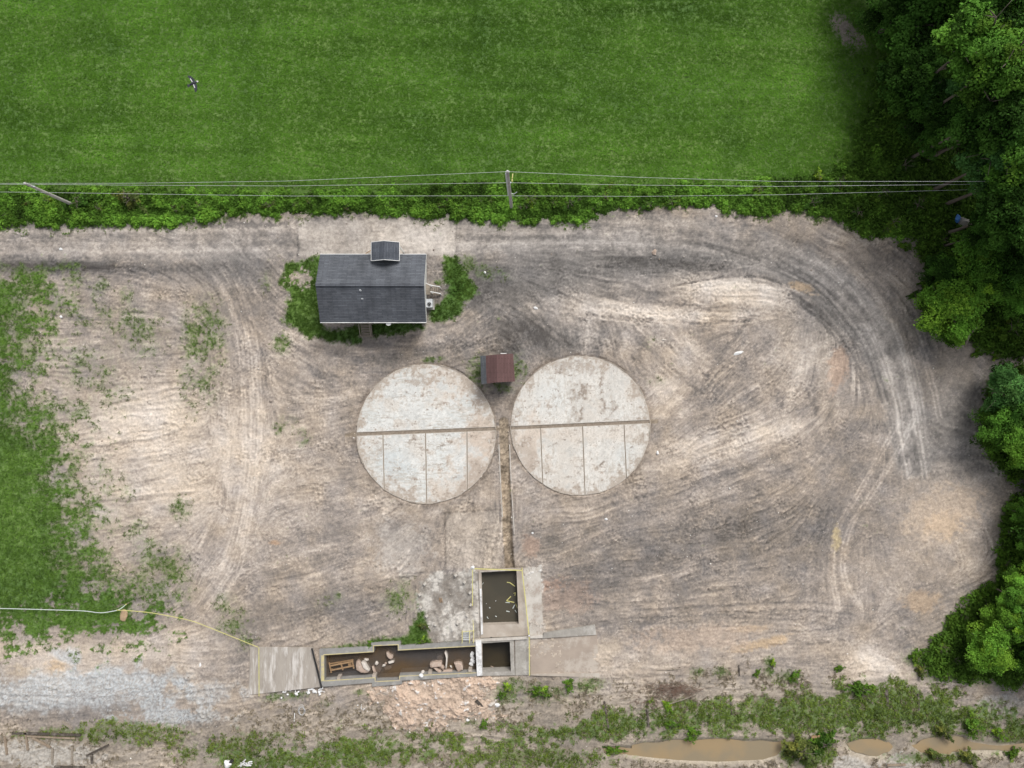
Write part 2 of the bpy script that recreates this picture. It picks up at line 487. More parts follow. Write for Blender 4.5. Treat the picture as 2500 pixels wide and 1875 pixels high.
STROKES = [  # scrapes, banks, bands and a tree shade lift: points, half width, change of tone
 ([(-900,568),(720,565)],10,.10),([(-900,606),(480,606),(720,600)],12,.14),([(-900,589),(720,588)],3,-.14),([(-900,553),(400,553),(700,547)],6,-.24),([(-900,640),(150,642),(270,650)],13,-.34),
 ([(270,650),(420,660),(560,640)],10,-.12),([(1115,561),(1400,563)],10,.08),([(1115,597),(1390,600)],9,.13),([(1115,576),(1300,580),(1430,583)],5,-.2),([(1500,632),(1650,640),(1770,646)],20,-.30),
 ([(1380,628),(1430,652)],10,.22),([(1598,524),(1645,552)],2,.40),([(1480,530),(1560,520),(1610,532)],8,-.2),([(1690,510),(1740,520)],8,.2),([(1100,544),(1400,550),(1480,547)],5,-.2),
 ([(1645,715),(1770,698),(1850,700),(1940,722)],18,.30),([(1700,736),(1820,734),(1900,742)],10,.24),([(1640,700),(1770,676),(1845,676),(1925,695),(1955,714)],2.6,-.34),
 ([(1385,740),(1500,752),(1610,772),(1750,775),(1840,765)],13,.32),([(1383,769),(1480,772),(1600,781),(1700,789),(1830,782)],2.6,-.34),([(1560,735),(1650,745),(1830,752)],7,-.24),([(1470,722),(1600,720),(1665,735)],8,-.22),([(1330,735),(1420,722),(1480,735)],7,.2),
 ([(1640,815),(1740,812),(1722,880)],26,-.12),([(1567,803),(1640,860),(1709,926)],17,.30),([(1525,800),(1620,885),(1700,952)],3,-.24),([(1590,800),(1660,850),(1728,920)],3,-.18),([(1843,763),(1790,830),(1723,918)],8,-.28),([(1723,918),(1650,1010),(1610,1060)],10,-.16),
 ([(1312,800),(1352,866)],9,-.24),([(1335,796),(1378,862)],7,.20),([(1362,796),(1395,860)],7,-.16),([(1408,796),(1410,858)],9,-.14),([(1434,796),(1432,860)],8,.24),([(1468,800),(1462,860)],13,-.30),([(1512,800),(1500,864)],9,-.24),([(1532,803),(1518,862)],6,.16),([(1568,812),(1552,872)],14,-.24),([(1290,740),(1330,790)],12,.18),([(1255,760),(1310,830)],14,-.22),
 ([(1990,852),(2050,820)],12,.26),([(1955,905),(2035,858)],9,.22),([(1972,965),(1985,900),(2012,862)],8,-.18),([(2010,1000),(2030,905)],11,.24),([(1990,1015),(1988,930)],7,-.22),([(2040,1010),(2052,930)],7,.14),([(1930,975),(1950,905)],9,.18),([(1900,1000),(1925,925)],7,-.16),([(1985,740),(2020,775)],20,-.30),([(1930,718),(1960,735)],8,-.3),
 ([(1600,1092),(1750,1062),(1900,1042),(2000,1040)],20,.22),([(1480,1182),(1650,1152),(1850,1092)],11,.16),([(1450,1242),(1640,1192),(1790,1152),(1900,1112)],4.5,-.28),([(1560,1130),(1640,1110)],10,-.16),([(1600,1020),(1720,1000),(1820,985)],7,.16),([(1690,975),(1800,900),(1880,830)],8,-.18),([(1740,1010),(1850,940)],9,.14),
 ([(1520,1290),(1750,1245),(1960,1200)],7,.10),([(1500,1350),(1750,1300),(1990,1250)],6,.09),([(1540,1420),(1800,1370),(2000,1330)],7,.11),([(1560,1470),(1800,1430)],6,-.10),([(1600,1320),(1850,1270)],6,-.10),
 ([(700,812),(780,832),(850,846),(890,838)],7,.28),([(880,862),(1000,842),(1125,800)],7,.14),([(720,852),(860,872),(960,880)],12,-.10),([(1130,715),(1200,770),(1265,835)],26,-.22),([(690,880),(790,915),(840,932)],10,-.14),([(640,860),(720,900),(790,950)],9,.10),([(900,885),(1010,868),(1120,830)],9,-.12),
 ([(560,1480),(700,1440),(880,1400),(1010,1388)],18,.13),([(700,1505),(850,1492),(960,1470)],22,-.17),([(500,1400),(640,1380),(800,1330)],14,.10),([(640,1330),(800,1300),(960,1280)],10,-.10),([(580,1250),(720,1225),(900,1215)],8,.12),
 ([(1290,1600),(1500,1592),(1800,1572),(2060,1560)],36,.12),([(1300,1640),(1500,1636),(1800,1612),(1900,1606)],4,.22),([(1480,1530),(1700,1515),(1950,1500)],12,-.12),([(2120,1600),(2200,1640)],26,.30),([(2070,1630),(2130,1660)],14,.2),
 ([(220,1110),(420,1090),(560,1075)],10,.12),([(210,1160),(430,1140),(560,1130)],7,-.08),([(240,1250),(500,1225)],9,.10),([(260,1005),(420,985)],10,.12),([(580,1000),(700,985),(860,970)],8,.1),([(620,1160),(760,1150),(860,1160)],8,-.10),([(1180,1030),(1210,1100),(1235,1170)],10,-.12),([(1260,1150),(1300,1230),(1360,1250)],14,.10),
 ([(1150,1130),(1190,1225)],28,.16),([(1270,1130),(1300,1185)],20,.14),([(2300,1000),(2330,1150)],70,.14),([(2250,760),(2330,880)],30,.10),([(2330,960),(2440,940)],20,-.12),([(2200,1120),(2420,1115)],8,-.16),([(2230,1160),(2420,1150)],6,-.12),([(2260,1110),(2420,1102)],5,.1),([(2380,1170),(2470,1150)],16,.26),([(2100,1040),(2180,1060)],16,-.12),  # widest stroke lightens the soil colour to offset tree shade
 ([(0,1635),(300,1625),(560,1610)],9,-.08),([(0,1690),(300,1682),(600,1660)],8,.10),([(-100,1580),(200,1585),(360,1575)],12,.12),([(0,1740),(250,1735),(400,1720)],14,-.16)]
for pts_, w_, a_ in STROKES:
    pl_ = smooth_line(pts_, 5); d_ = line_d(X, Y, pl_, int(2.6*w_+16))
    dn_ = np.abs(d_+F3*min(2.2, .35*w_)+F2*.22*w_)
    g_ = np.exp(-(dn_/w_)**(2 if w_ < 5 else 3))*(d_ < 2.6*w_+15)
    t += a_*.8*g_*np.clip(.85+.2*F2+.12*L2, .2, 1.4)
    if a_ < -.2 and w_ < 9: hgt_extra = g_ if 'hgt_extra' not in globals() else np.maximum(hgt_extra, g_)
hgt = -.04*hgt_extra-.03*crack+.018*F4*rough_p+.014*norm(vnoise(X/4.2, Y/3.6, 127))*rough_p+.03*sw3*pch2*clean + .010*L1*clean + .026*L2*soft*clean + .012*F3 + .035*F1 + .014*F4*np.clip(.4+F2*.5, .1, 1.3)

# concrete road section in front of the house, with a dirt skin
slab = sstep(-3, 5, poly_sd(X, Y, [(727,538),(1085,531),(1112,548),(1114,624),(1040,626),(727,627)])+wob*2.0)*np.clip(.92+.12*F2, 0, 1)
t = t*(1-slab)+slab*(.70+.03*L1+.05*F1+.05*F2+.05*F3)
t += slab*.14*blob(1050, 600, 60, 25)-slab*.1*blob(860, 612, 90, 10)
t -= .25*np.exp(-((np.abs(X-727)+F3*.8)/2.0)**2)*((Y > 540) & (Y < 626))
t -= .16*np.exp(-((np.abs(X-1113)+F3*.9)/2.2)**2)*((Y > 546) & (Y < 624))+.10*np.exp(-((np.abs(X-905)+F3*.9)/1.6)**2)*((Y > 536) & (Y < 626))

# wheel tracks
tracks = []
def track(pts, amp, gauge=0, w=4.0):
    pl = smooth_line(pts)
    for off in ((0,) if not gauge else (-gauge/2, gauge/2)):
        tracks.append((offset_line(pl, off), amp, w))
for off in (0, 10):
    track([ZR(x+off*2, y) for x, y in [(230,-120),(300,20),(345,150),(385,260),(415,450),(452,660)]], .16, w=3)
    track([ZR(x+off*2, y) for x, y in [(370,-120),(420,40),(455,220),(485,390),(528,655)]], .16, w=3)
    track([ZR(x+off*2, y) for x, y in [(390,370),(300,540),(185,740),(90,900),(55,1060),(60,1180),(90,1320)]], .13, w=3)
    track([ZR(x+off*2, y) for x, y in [(470,360),(380,540),(240,760),(150,900),(110,1060),(130,1200),(200,1310)]], .13, w=3)
    track([ZR(x+off*2, y) for x, y in [(430,-60),(475,120),(500,260),(520,360)]], .13, w=2.5)
    track([ZR(x+off*2, y) for x, y in [(490,-60),(545,120),(575,230),(600,350)]], .15, w=2.5)
    for dx in (0, 24, 44):
        track([(500+dx*1.3+off*.8,640),(548+dx+off*.8,720),(580+dx*.9+off*.8,830),(590+dx*.9+off*.8,980),(592+dx*.8+off*.8,1120),(575+dx*.7+off*.8,1260),(535+dx+off*.8,1390),(470+dx*1.3+off*.8,1480)], .11, w=2.6)
track([(1900,640),(2000,700),(2080,790),(2130,880),(2160,980)], -.14, 14, 3)
track([(1880,690),(1960,740),(2050,830),(2110,930)], -.14, 10, 3)
track([(1700,590),(1850,640),(1980,700),(2060,790),(2110,890)], -.12, 8, 3)
track([(2010,620),(2100,700),(2160,800),(2200,930),(2215,1060)], .10, 40, 4)
track([(1550,1500),(1750,1490),(1950,1480),(2080,1490)], -.12, 20, 3)
track([(1800,1580),(1880,1560),(2000,1555),(2100,1540)], -.08, 30, 3)
track([(1250,740),(1330,800),(1390,850)], -.12, 16, 4)
track([(180,1320),(400,1255),(620,1235)], -.04, 20, 3)
for pl, amp, w in tracks:
    g = np.exp(-((line_d(X, Y, pl, 26)+F3*.5)/(w*1.05))**2)
    t += amp*2.0*g*(.85+.12*F3)
    hgt -= .02*g
# long scrape edges (grader lines) with a dark lip
for pts, amp in [([(1290,735),(1420,770),(1560,785),(1700,792),(1830,785)],-.3),([(1640,700),(1760,680),(1850,678),(1940,705),(1970,720)],-.3),([(1370,760),(1500,778),(1660,785)],-.2),
                 ([(1660,1060),(1850,1030),(2000,985)],-.16),([(1460,1200),(1640,1150),(1860,1090)],-.2),([(1700,960),(1850,840),(2010,760)],-.2),([(1560,1180),(1720,1130)],-.18),
                 ([(1350,610),(1375,655),(1430,668),(1500,668)],-.3),([(1345,610),(1365,660)],-.25),([(1490,690),(1600,665),(1700,690)],-.22),([(1660,640),(1700,660),(1780,655),(1860,640)],-.22),
                 ([(1640,880),(1690,920),(1720,950)],-.22),([(1530,780),(1640,900),(1720,950)],-.16),([(640,1260),(760,1230),(900,1260)],-.12),([(960,1400),(1010,1400),(1110,1395)],-.25),
                 ([(300,1115),(420,1100),(530,1085)],-.16),([(320,1005),(440,1030)],-.18),([(220,1210),(420,1198),(520,1190)],-.1),([(1030,1400),(960,1415),(920,1420)],-.2),
                 ([(1330,1470),(1420,1465),(1500,1475)],-.2),([(1480,1440),(1600,1420),(1760,1370)],-.12),([(2130,1590),(2180,1610),(2220,1625)],-.35)]:
    pl = smooth_line(pts)
    d = line_d(X, Y, pl, 26)+F3*1.2+F2*.8
    t += amp*np.exp(-(d/2.6)**2)*np.clip(.7+.5*F2, .1, 1.4)
    hgt -= .03*np.exp(-(d/3)**2); hgt += .05*np.exp(-((line_d(X, Y, offset_line(pl, 5), 26)+F3)/4)**2)
# crumbs of dark clods
clod = sstep(1.05, 1.9, F4+.35*F3+.3*F2)*(1-road*.75)*(1-slab)
t -= .16*clod; hgt += .03*clod
pale_crumb = sstep(1.5, 2.1, norm(vnoise(X/2.4+50, Y/2.4, 71))+.25*F2)
t += .14*pale_crumb

# colour from tone
def ramp(t, stops):
    out = np.zeros(t.shape+(3,), dtype=np.float32)
    ps = [s[0] for s in stops]
    for k in range(3):
        out[..., k] = np.interp(t, ps, [s[1][k] for s in stops])
    return out
C = ramp(t+.03, [(-.1,(.085,.076,.070)),(.15,(.150,.136,.126)),(.4,(.250,.217,.190)),(.6,(.358,.305,.260)),(.85,(.515,.445,.380)),(1.1,(.63,.555,.48))])
t_dummy = None
C *= np.array((1.010, 1.010, 1.010), dtype=np.float32)
warm = norm(fbm(X/48, Y/48, 91, 4))
C[..., 0] *= 1+.012*warm; C[..., 2] *= 1-.022*warm
def tint(mask, col, keep=.35):
    """shift the hue of the soil towards col keeping part of its own tone"""
    global C
    lum = C.mean(-1, keepdims=True)
    base = np.array(col, dtype=np.float32)
    tgt = base*(1-keep) + base/base.mean()*lum*keep
    m = np.clip(mask, 0, 1)[..., None]
    C = C*(1-m)+tgt*m
def nb(B, a, b_):
    return B+(a*F2+b_*F3)*np.clip(B*3, 0, 1)
def patch(b, lo=.0, hi=1.0, n=.35):
    return sstep(lo, hi, nb(blob(*b), n*.4, n*.3))
greyf = np.clip(.9*blob(1300,690,260,90)+.8*blob(1600,640,300,50,4)+.8*blob(2050,780,170,130,40)+.9*blob(2330,1050,140,150)+.6*blob(1400,830,120,50)+.6*blob(560,660,140,60)+.5*road, 0, 1)
tint(greyf*.75, (.245,.232,.222), .9)
tint(slab*.5, (.40,.365,.33), .7)
for b, c, k in [((1375,1460,75,45,-5),(.33,.255,.21),.7),((1345,1430,36,16,0),(.40,.28,.22),.6),((2300,1255,105,62,-25),(.50,.405,.32),.5),((2310,1280,50,34,0),(.53,.41,.30),.5),((2250,1470,50,30,0),(.42,.32,.23),.5),
                ((1860,1570,80,14,-12),(.46,.34,.22),.5),((1830,1535,60,10,-5),(.45,.34,.24),.5),((670,1325,18,8,0),(.44,.3,.2),.5),((1960,700,40,14,20),(.46,.35,.24),.5),((2045,900,26,60,10),(.42,.31,.24),.5),
                ((2040,1310,12,40,0),(.58,.47,.28),.6),((1300,1560,0.1,0.1,0),(.4,.3,.2),.5),((140,1630,30,25,30),(.5,.38,.26),.5),((50,1640,40,20,0),(.46,.38,.29),.5),((1700,1560,160,36,-3),(.40,.32,.26),.7),((1400,1590,120,36,-3),(.38,.32,.26),.7),
                ((1295,1330,25,30,0),(.34,.25,.2),.6)]:
    if b[2] > 1: tint(patch(b, .2, .8)*.8, c, k)
# pale dusty concrete apron south of the pads
ap = sstep(-3, 6, poly_sd(X, Y, [(1086,1252),(1222,1244),(1226,1385),(1088,1390)])+wob*3)
tint(ap*.5, (.44,.385,.33), .6)
for ln in ([(1086,1252),(1088,1390)], [(1086,1252),(1220,1243)]):
    C *= (1-.35*np.exp(-((line_d(X, Y, ln, 20)+F3*.8)/2)**2))[..., None]
ap2 = sstep(.25, .7, nb(blob(985,1330,75,75), .12, .09)); tint(ap2*.5, (.46,.43,.40), .6)
# broken concrete yard west of the big tank
br = sstep(-4, 6, poly_sd(X, Y, [(1018,1420),(1060,1400),(1172,1392),(1180,1560),(1060,1572),(1030,1530),(1020,1470)])+wob*5)
tint(br*.85, (.30,.28,.255), .55)
tint(br*sstep(.2, .9, F2*.7+F3*.35)*.9, (.55,.52,.48), .2)
tint(br*sstep(.3, 1.0, -F2*.7+F4*.3)*.8, (.17,.15,.13), .3)
br2 = sstep(-4, 6, poly_sd(X, Y, [(1270,1385),(1322,1383),(1330,1560),(1292,1552)])+wob*3); tint(br2*.8, (.50,.455,.405), .45)
tint(br2*sstep(.3, .9, nb(blob(1308,1415,22,35), 0, .25))*.9, (.66,.65,.63), .1)
# gravel, bottom left and bottom right
gm = np.clip(sstep(.35, .8, nb(blob(440,1752,160,28,3), .16, .12))+sstep(.35,.8,nb(blob(100,1845,150,40), .25*.6, .2*.6))+.85*sstep(.45,.9,nb(blob(170,1600,60,30,10), .25*.6, 0))
     +.75*sstep(.3,.9,nb(blob(330,1660,140,50), .2, 0))+.9*sstep(.15,.75,nb(blob(140,1690,300,50), .16, .06))+.6*sstep(.2,.8,nb(blob(480,1690,140,30), .2, .06))+sstep(.4,.7,nb(blob(2080,1868,60,30), 0, .15))+sstep(.4,.7,nb(blob(2190,1862,55,28), 0, .15))+.7*sstep(.35,.8,nb(blob(2450,1725,70,40), .2, 0)), 0, 1)
tint(gm*(.8+.15*F4), (.41,.43,.445), .35)
C *= (1+gm*.11*F4)[..., None]; hgt += gm*.006*F4
# light ring of mud round the ponds
for P, w in ((POND_A, 12), (POND_B, 22), (POND_C, 22)):
    sd = poly_sd(X, Y, P, 60)
    tint(sstep(-w, -w*.4, sd+wob*2.5)*.8, (.40,.35,.27), .4)
    hgt = hgt*(1-sstep(-w*1.2, 0, sd)) - .35*sstep(-w*.9, 6, sd)
ditch = np.exp(-((line_d(X, Y, smooth_line([(900,1868),(1100,1848),(1250,1842),(1390,1836)], 6), 40)+F2*2+F3)/9)**2); tint(ditch*.8, (.12,.10,.065), .35)
shore = sstep(.3, .7, nb(blob(2380,1840,150,22,-3), .2, 0)); tint(shore*.85, (.43,.38,.30), .4)
# straw-dry strip
dry = sstep(-30, 30, poly_sd(X, Y, [(-200,1770),(300,1790),(620,1740),(830,1720),(1250,1720),(1300,1660),(1500,1680),(1800,1640),(2050,1660),(2250,1690),(2600,1720),(2600,2100),(-200,2100)])+wob*14)
tint(dry*.55, (.29,.25,.20), .7)

# trenches
tr_v = [Z3(1119,545), Z3(1122,700), Z3(1133,1000), Z3(1142,1250), Z3(1157,1500)]
dv = line_d(X, Y, tr_v, 40)
tv = sstep(12.5, 10, dv+F3*.5)
hgt -= .42*tv*sstep(1110, 1180, Y) + .12*tv
tint(tv*.85, (.23,.185,.135), .5); C *= (1+tv*(.16*F3+.14*F4+.1*F2))[..., None]
tint(tv*sstep(1330, 1390, Y)*.7, (.10,.08,.06), .4)
for seg_ in ([(846,1062),(869,1060)], [(1205,1047),(1250,1045)], [(1582,1029),(1604,1028)]):
    cs_m = sstep(5.5, 3.5, line_d(X, Y, seg_, 30)+F3*.9); tint(cs_m*.9, (.215,.175,.13), .45)
# pads sit in shallow beds of loose soil
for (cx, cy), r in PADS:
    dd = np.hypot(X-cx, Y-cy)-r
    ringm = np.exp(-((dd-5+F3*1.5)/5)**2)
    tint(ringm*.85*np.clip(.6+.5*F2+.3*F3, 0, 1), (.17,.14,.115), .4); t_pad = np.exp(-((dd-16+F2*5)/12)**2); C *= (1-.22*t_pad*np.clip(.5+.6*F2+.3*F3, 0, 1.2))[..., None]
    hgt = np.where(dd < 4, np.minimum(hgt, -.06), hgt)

# ---- vegetation masks
g_north = sstep(-6, 8, poly_sd(X, Y, GREEN_N, 80)+wob*9)
g_woods = sstep(-6, 10, poly_sd(X, Y, WOODS_E, 80)+wob*9)
LEFT = [(-2500,650),(110,652),(165,700),(140,745),(95,760),(130,800),(70,850),(70,930),(100,985),(180,1035),(185,1090),(190,1180),(225,1210),(230,1300),(255,1370),(250,1425),(330,1470),(395,1500),(380,1530),(300,1548),(-2500,1555)]
sdl = poly_sd(X, Y, LEFT, 160)
low_l = sstep(1400, 1460, Y)
g_left = sstep(-48+36*low_l, 95-65*low_l, sdl*.9+8+F2*22+F3*16+F4*9-25*sstep(0,1,blob(110,1370,70,60))+14*L2-26*sstep(.5,1.5,-F2)*sstep(140,30,sdl))
g_left *= sstep(634, 664, Y+F2*5)
pt = np.zeros_like(X)
for b in [(500,830,55,95,0,.9),(490,930,50,80,10,.75),(330,800,70,45,20,.7),(350,830,100,90,0,.35),(220,900,70,60,0,.6),(270,960,80,60,0,.45),(185,1000,55,30,10,.8),(440,1240,28,30,0,.9),(245,1170,45,45,0,.6),
          (200,780,40,20,20,.6),(245,700,25,25,0,.6),(310,720,22,25,0,.8),(265,770,60,30,30,.5),(370,1370,60,50,0,.7),(330,1440,130,50,0,.8),(420,1395,45,60,0,.75),(360,1330,50,30,0,.5),(300,1290,70,40,0,.5),(270,1200,60,70,0,.4),
          (740,1067,20,22,0,.9),(680,1045,16,18,0,.7),(700,1035,30,30,0,.4),(690,838,22,24,0,.95),(650,690,16,30,0,.5),(570,1520,40,40,0,.75),(600,1570,26,30,0,.7),(550,1480,35,40,0,.4),(800,1465,40,30,0,.3),(980,1460,50,50,20,.55),
          (940,1130,0.1,.1,0,0),(1165,905,28,38,0,1.0),(1266,900,22,38,0,1.0),(1215,946,36,16,0,.75),(1055,878,28,7,-5,1.0),(1180,660,40,22,20,.6),(1225,670,26,18,30,.6),(1140,645,30,20,0,.9),(1070,690,10,10,0,.8),
          (1590,835,25,22,0,.35),(1600,930,30,20,0,.35),(820,1455,14,14,0,.6),(700,1700,60,10,-4,1.0),(880,1690,20,8,0,.8),(790,1720,30,16,0,.35),(1250,1690,44,32,0,1.0),(1330,1690,60,26,0,1.0),(1430,1670,50,18,0,.95),(1150,1765,24,8,-10,.9),
          (1420,1280,0.1,.1,0,0),(1700,1640,20,14,0,.7),(1760,1640,22,16,0,.7),(1880,1630,16,26,0,.9),(1925,1650,30,16,0,.85),(2090,1690,60,26,0,.9),(2230,1605,30,20,0,.8),(2300,1650,80,14,4,.9),(2400,1665,60,14,4,.8)]:
    if b[2] > 1: pt = np.maximum(pt, b[5]*blob(*b[:5]))
g_pt = sstep(.08, 1.15, pt*(1+.30*F2+.34*F3+.2*F4))*.72
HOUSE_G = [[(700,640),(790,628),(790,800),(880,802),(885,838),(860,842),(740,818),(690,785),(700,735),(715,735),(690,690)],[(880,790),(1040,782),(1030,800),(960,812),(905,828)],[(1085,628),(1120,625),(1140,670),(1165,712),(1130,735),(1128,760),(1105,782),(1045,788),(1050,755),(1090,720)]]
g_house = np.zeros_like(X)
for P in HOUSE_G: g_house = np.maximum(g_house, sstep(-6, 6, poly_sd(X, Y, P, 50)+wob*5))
bare = sstep(.5, .8, nb(blob(735,680,42,30), 0, .2))
g_house *= 1-bare
BAS_G = [[(790,1584),(870,1574),(910,1560),(1000,1552),(1015,1500),(1035,1495),(1045,1550),(1060,1575),(1140,1566),(1140,1572),(930,1588)]]
for P in BAS_G: g_house = np.maximum(g_house, sstep(-6, 6, poly_sd(X, Y, P, 50)+wob*4))
WEEDY = [(1480,1740),(1700,1720),(1900,1700),(2000,1690),(2160,1670),(2300,1690),(2380,1730),(2600,1760),(2600,1880),(2480,1815),(2300,1795),(2060,1800),(1960,1790),(1600,1800),(1480,1815),(1100,1830),(900,1880),(600,1900),(500,1840),(900,1800),(1200,1800)]
g_weedy = sstep(-.2, 1.0, poly_sd(X, Y, WEEDY, 60)/22+F2*.75+F3*.45+.2)
g_weedy = np.maximum(g_weedy, sstep(.4,.7,nb(blob(1970,1840,70,50), .15, 0)))
g_weedy = np.maximum(g_weedy, .9*sstep(.3,.8,nb(blob(1300,1850,220,30), .3*.6, .2)))
g_weedy = np.maximum(g_weedy, .9*sstep(.3,.8,nb(blob(2280,1850,120,12), 0, .2)))
g_weedy = np.maximum(g_weedy, .8*sstep(.3,.8,nb(blob(330,1790,130,28), .4*.6, .3)))
g_weedy = np.maximum(g_weedy, .8*sstep(.3,.8,nb(blob(600,1830,160,40), .4*.6, .3)))
g_weedy = np.maximum(g_weedy, .8*sstep(.35,.8,nb(blob(180,1790,120,16), .4*.6, .3)))
for P in (POND_A, POND_B, POND_C): g_weedy *= sstep(6, -8, poly_sd(X, Y, P, 40))
wet = np.zeros_like(X)
for P in (POND_A, POND_B, POND_C): wet = np.maximum(wet, sstep(-14, -4, poly_sd(X, Y, P, 40)))
gall = np.clip(np.maximum.reduce([g_north, g_woods, g_left, g_pt, g_house, g_weedy*.9]), 0, 1)
built_m = np.zeros_like(X)
for P in ([p for p in OUT_BASIN], OUT_SQ, OUT_BIG, [Z2(*p) for p in [(120,540),(478,547),(528,772),(110,815)]], [Z2(*p) for p in [(1618,505),(1725,497),(2128,470),(2126,715),(1725,702),(1618,706)]]):
    built_m = np.maximum(built_m, sstep(-4, 0, poly_sd(X, Y, P, 20)))
for (cx, cy), r in PADS: built_m = np.maximum(built_m, (np.hypot(X-cx, Y-cy) < r+2).astype(np.float32))
gall *= (1-tv)*(1-built_m)
# worn strip in the meadow near the woods, and by the wood's edge
worn = sstep(.35, .8, nb(blob(2066,72,34,72,-33), .25*.5, 0))+sstep(.4,.8,nb(blob(2325,360,22,30,-30), 0, .2))
gall_col = gall*(1-.75*np.clip(worn,0,1))
mow = norm(fbm(X/260, Y/26, 95, 4)); mow2 = norm(fbm(X/600, Y/240, 97, 3))
gc = np.stack([.076+.007*F2+.005*F1, .160+.009*F2+.007*F1, .023+.003*F2], -1)
gdry = np.clip(.35*sstep(.2,.9,gall)*(1-sstep(.75,1,gall)), 0, 1)[..., None]
gc = gc*(1-gdry)+np.array((.16,.14,.085),dtype=np.float32)*gdry
gm4 = np.clip(gall_col*.9, 0, 1)[..., None]
C = C*(1-gm4)+gc*gm4
tint(np.clip(worn,0,1)*.8, (.17,.145,.13), .3)
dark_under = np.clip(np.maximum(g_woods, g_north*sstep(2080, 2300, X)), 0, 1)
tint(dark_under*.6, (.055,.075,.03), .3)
hgt = hgt*(1-.5*gall)
C = np.clip(C, .01, .8)

# holes for the pits
hole = np.zeros(X.shape, dtype=bool)
def mid(a, b, k=.5): return [(p[0]*(1-k)+q[0]*k, p[1]*(1-k)+q[1]*k) for p, q in zip(a, b)]
for P in (mid(IN_BASIN, OUT_BASIN, .25), mid(IN_SQ, OUT_SQ, .2), mid(IN_BIG, OUT_BIG, .2)):
    hole |= poly_sd(X, Y, P, 20) > 0
outside = (np.abs(GX) > 57) | (np.abs(GY) > 43.5)
hgt = np.where(outside, 0, hgt)
under = np.zeros(X.shape, dtype=bool)
RAMP_L = [Z2(*p) for p in [(120,540),(478,547),(528,772),(110,815)]]
RAMP_R = [Z2(*p) for p in [(1618,505),(1725,497),(2128,470),(2126,715),(1725,702),(1618,706)]]
for P in (OUT_BASIN, OUT_SQ, OUT_BIG, RAMP_L):
    under |= poly_sd(X, Y, P, 20) > -3
hgt = np.where(under, np.minimum(hgt, -.04), hgt)

verts = np.stack([GX, GY, hgt], -1).reshape(-1, 3)
cols = C.reshape(-1, 3)
idx = np.arange(nx*ny).reshape(ny, nx)
quads = np.stack([idx[:-1,:-1], idx[:-1,1:], idx[1:,1:], idx[1:,:-1]], -1)
fh = hole[:-1,:-1] & hole[1:,1:] & hole[:-1,1:] & hole[1:,:-1]
region = np.zeros(fh.shape, dtype=np.int8)
rc = (road[:-1,:-1] > .5) & (gall[:-1,:-1] < .5)
region[rc] = 1
field_m = (poly_sd(X, Y, [(-2500,470),(1500,462),(2000,450),(2160,380),(2060,120),(1980,-10),(1900,-400),(1900,-6000),(-2500,-6000)], 40) > 0)[:-1,:-1]
region[field_m] = 2
region[fh] = 9
def sub_mesh(name, sel):
    q = quads[sel]
    used = np.unique(q)
    remap = np.full(nx*ny, -1, dtype=np.int64); remap[used] = np.arange(len(used))
    o = np_mesh(name, verts[used], remap[q].ravel(), 4, M_GROUND, cols[used], smooth=True)
    tag(o, kind='structure')
    return o
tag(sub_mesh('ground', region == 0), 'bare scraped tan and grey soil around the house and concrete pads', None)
tag(sub_mesh('dirt_road', region == 1), 'grey dirt road running along the hedge and curving down at right', None)
tag(sub_mesh('grass_field', region == 2), 'wide green meadow along the top', None)

# ------------------------------------------------------------------ grass, weeds, straw (stuff)
def sampler(arr):
    i0 = 24; 
    def f(x, y):
        j = np.clip(((x-gx[i0])/step+i0+.5).astype(int), 0, nx-1); i = np.clip(((y-gy[i0])/step+i0+.5).astype(int), 0, ny-1)
        return arr[i, j]
    return f
s_mow, s_mow2 = sampler(mow), sampler(mow2)
s_h, s_F1, s_F2, s_F3 = sampler(hgt), sampler(F1), sampler(F2), sampler(F3)
def scatter(mask, n, box):
    x0, x1, y0, y1 = box
    x = rng.uniform(x0, x1, n); y = rng.uniform(y0, y1, n)
    k = rng.random(n) < mask(x, y)
    return x[k], y[k]

def blades(name, x, y, per, L, hh, w, colfun, lean_dir=None):
    n = len(x)*per
    bx = np.repeat(x, per); by = np.repeat(y, per)
    bx = bx+rng.normal(0, .05, n); by = by+rng.normal(0, .05, n)
    a = rng.uniform(0, 2*np.pi, n)
    ln = L*rng.uniform(.5, 1.3, n); h = hh*rng.uniform(.5, 1.3, n)
    z = s_h(bx, by)-.01
    ww = w*rng.uniform(.6, 1.4, n)
    dx, dy = np.cos(a), np.sin(a)
    if lean_dir is not None:
        dx = dx+lean_dir[0]; dy = dy+lean_dir[1]
    base = np.stack([bx, by, z], -1)
    side = np.stack([-dy*ww, dx*ww, 0*ww], -1)
    mid_ = base+np.stack([dx*ln*.45, dy*ln*.45, h*.8], -1)
    tip = base+np.stack([dx*ln, dy*ln, h], -1)
    V = np.stack([base-side*.5, base+side*.5, mid_+side*.5, tip, mid_-side*.5], 1).reshape(-1, 3)
    Fc = np.arange(n*5)
    c = colfun(bx, by, np.repeat(rng.random(len(x)), per), rng.random(n))
    o = np_mesh(name, V, Fc, 5, M_GRASS, np.repeat(c, 5, 0))
    return tag(o, kind='stuff')

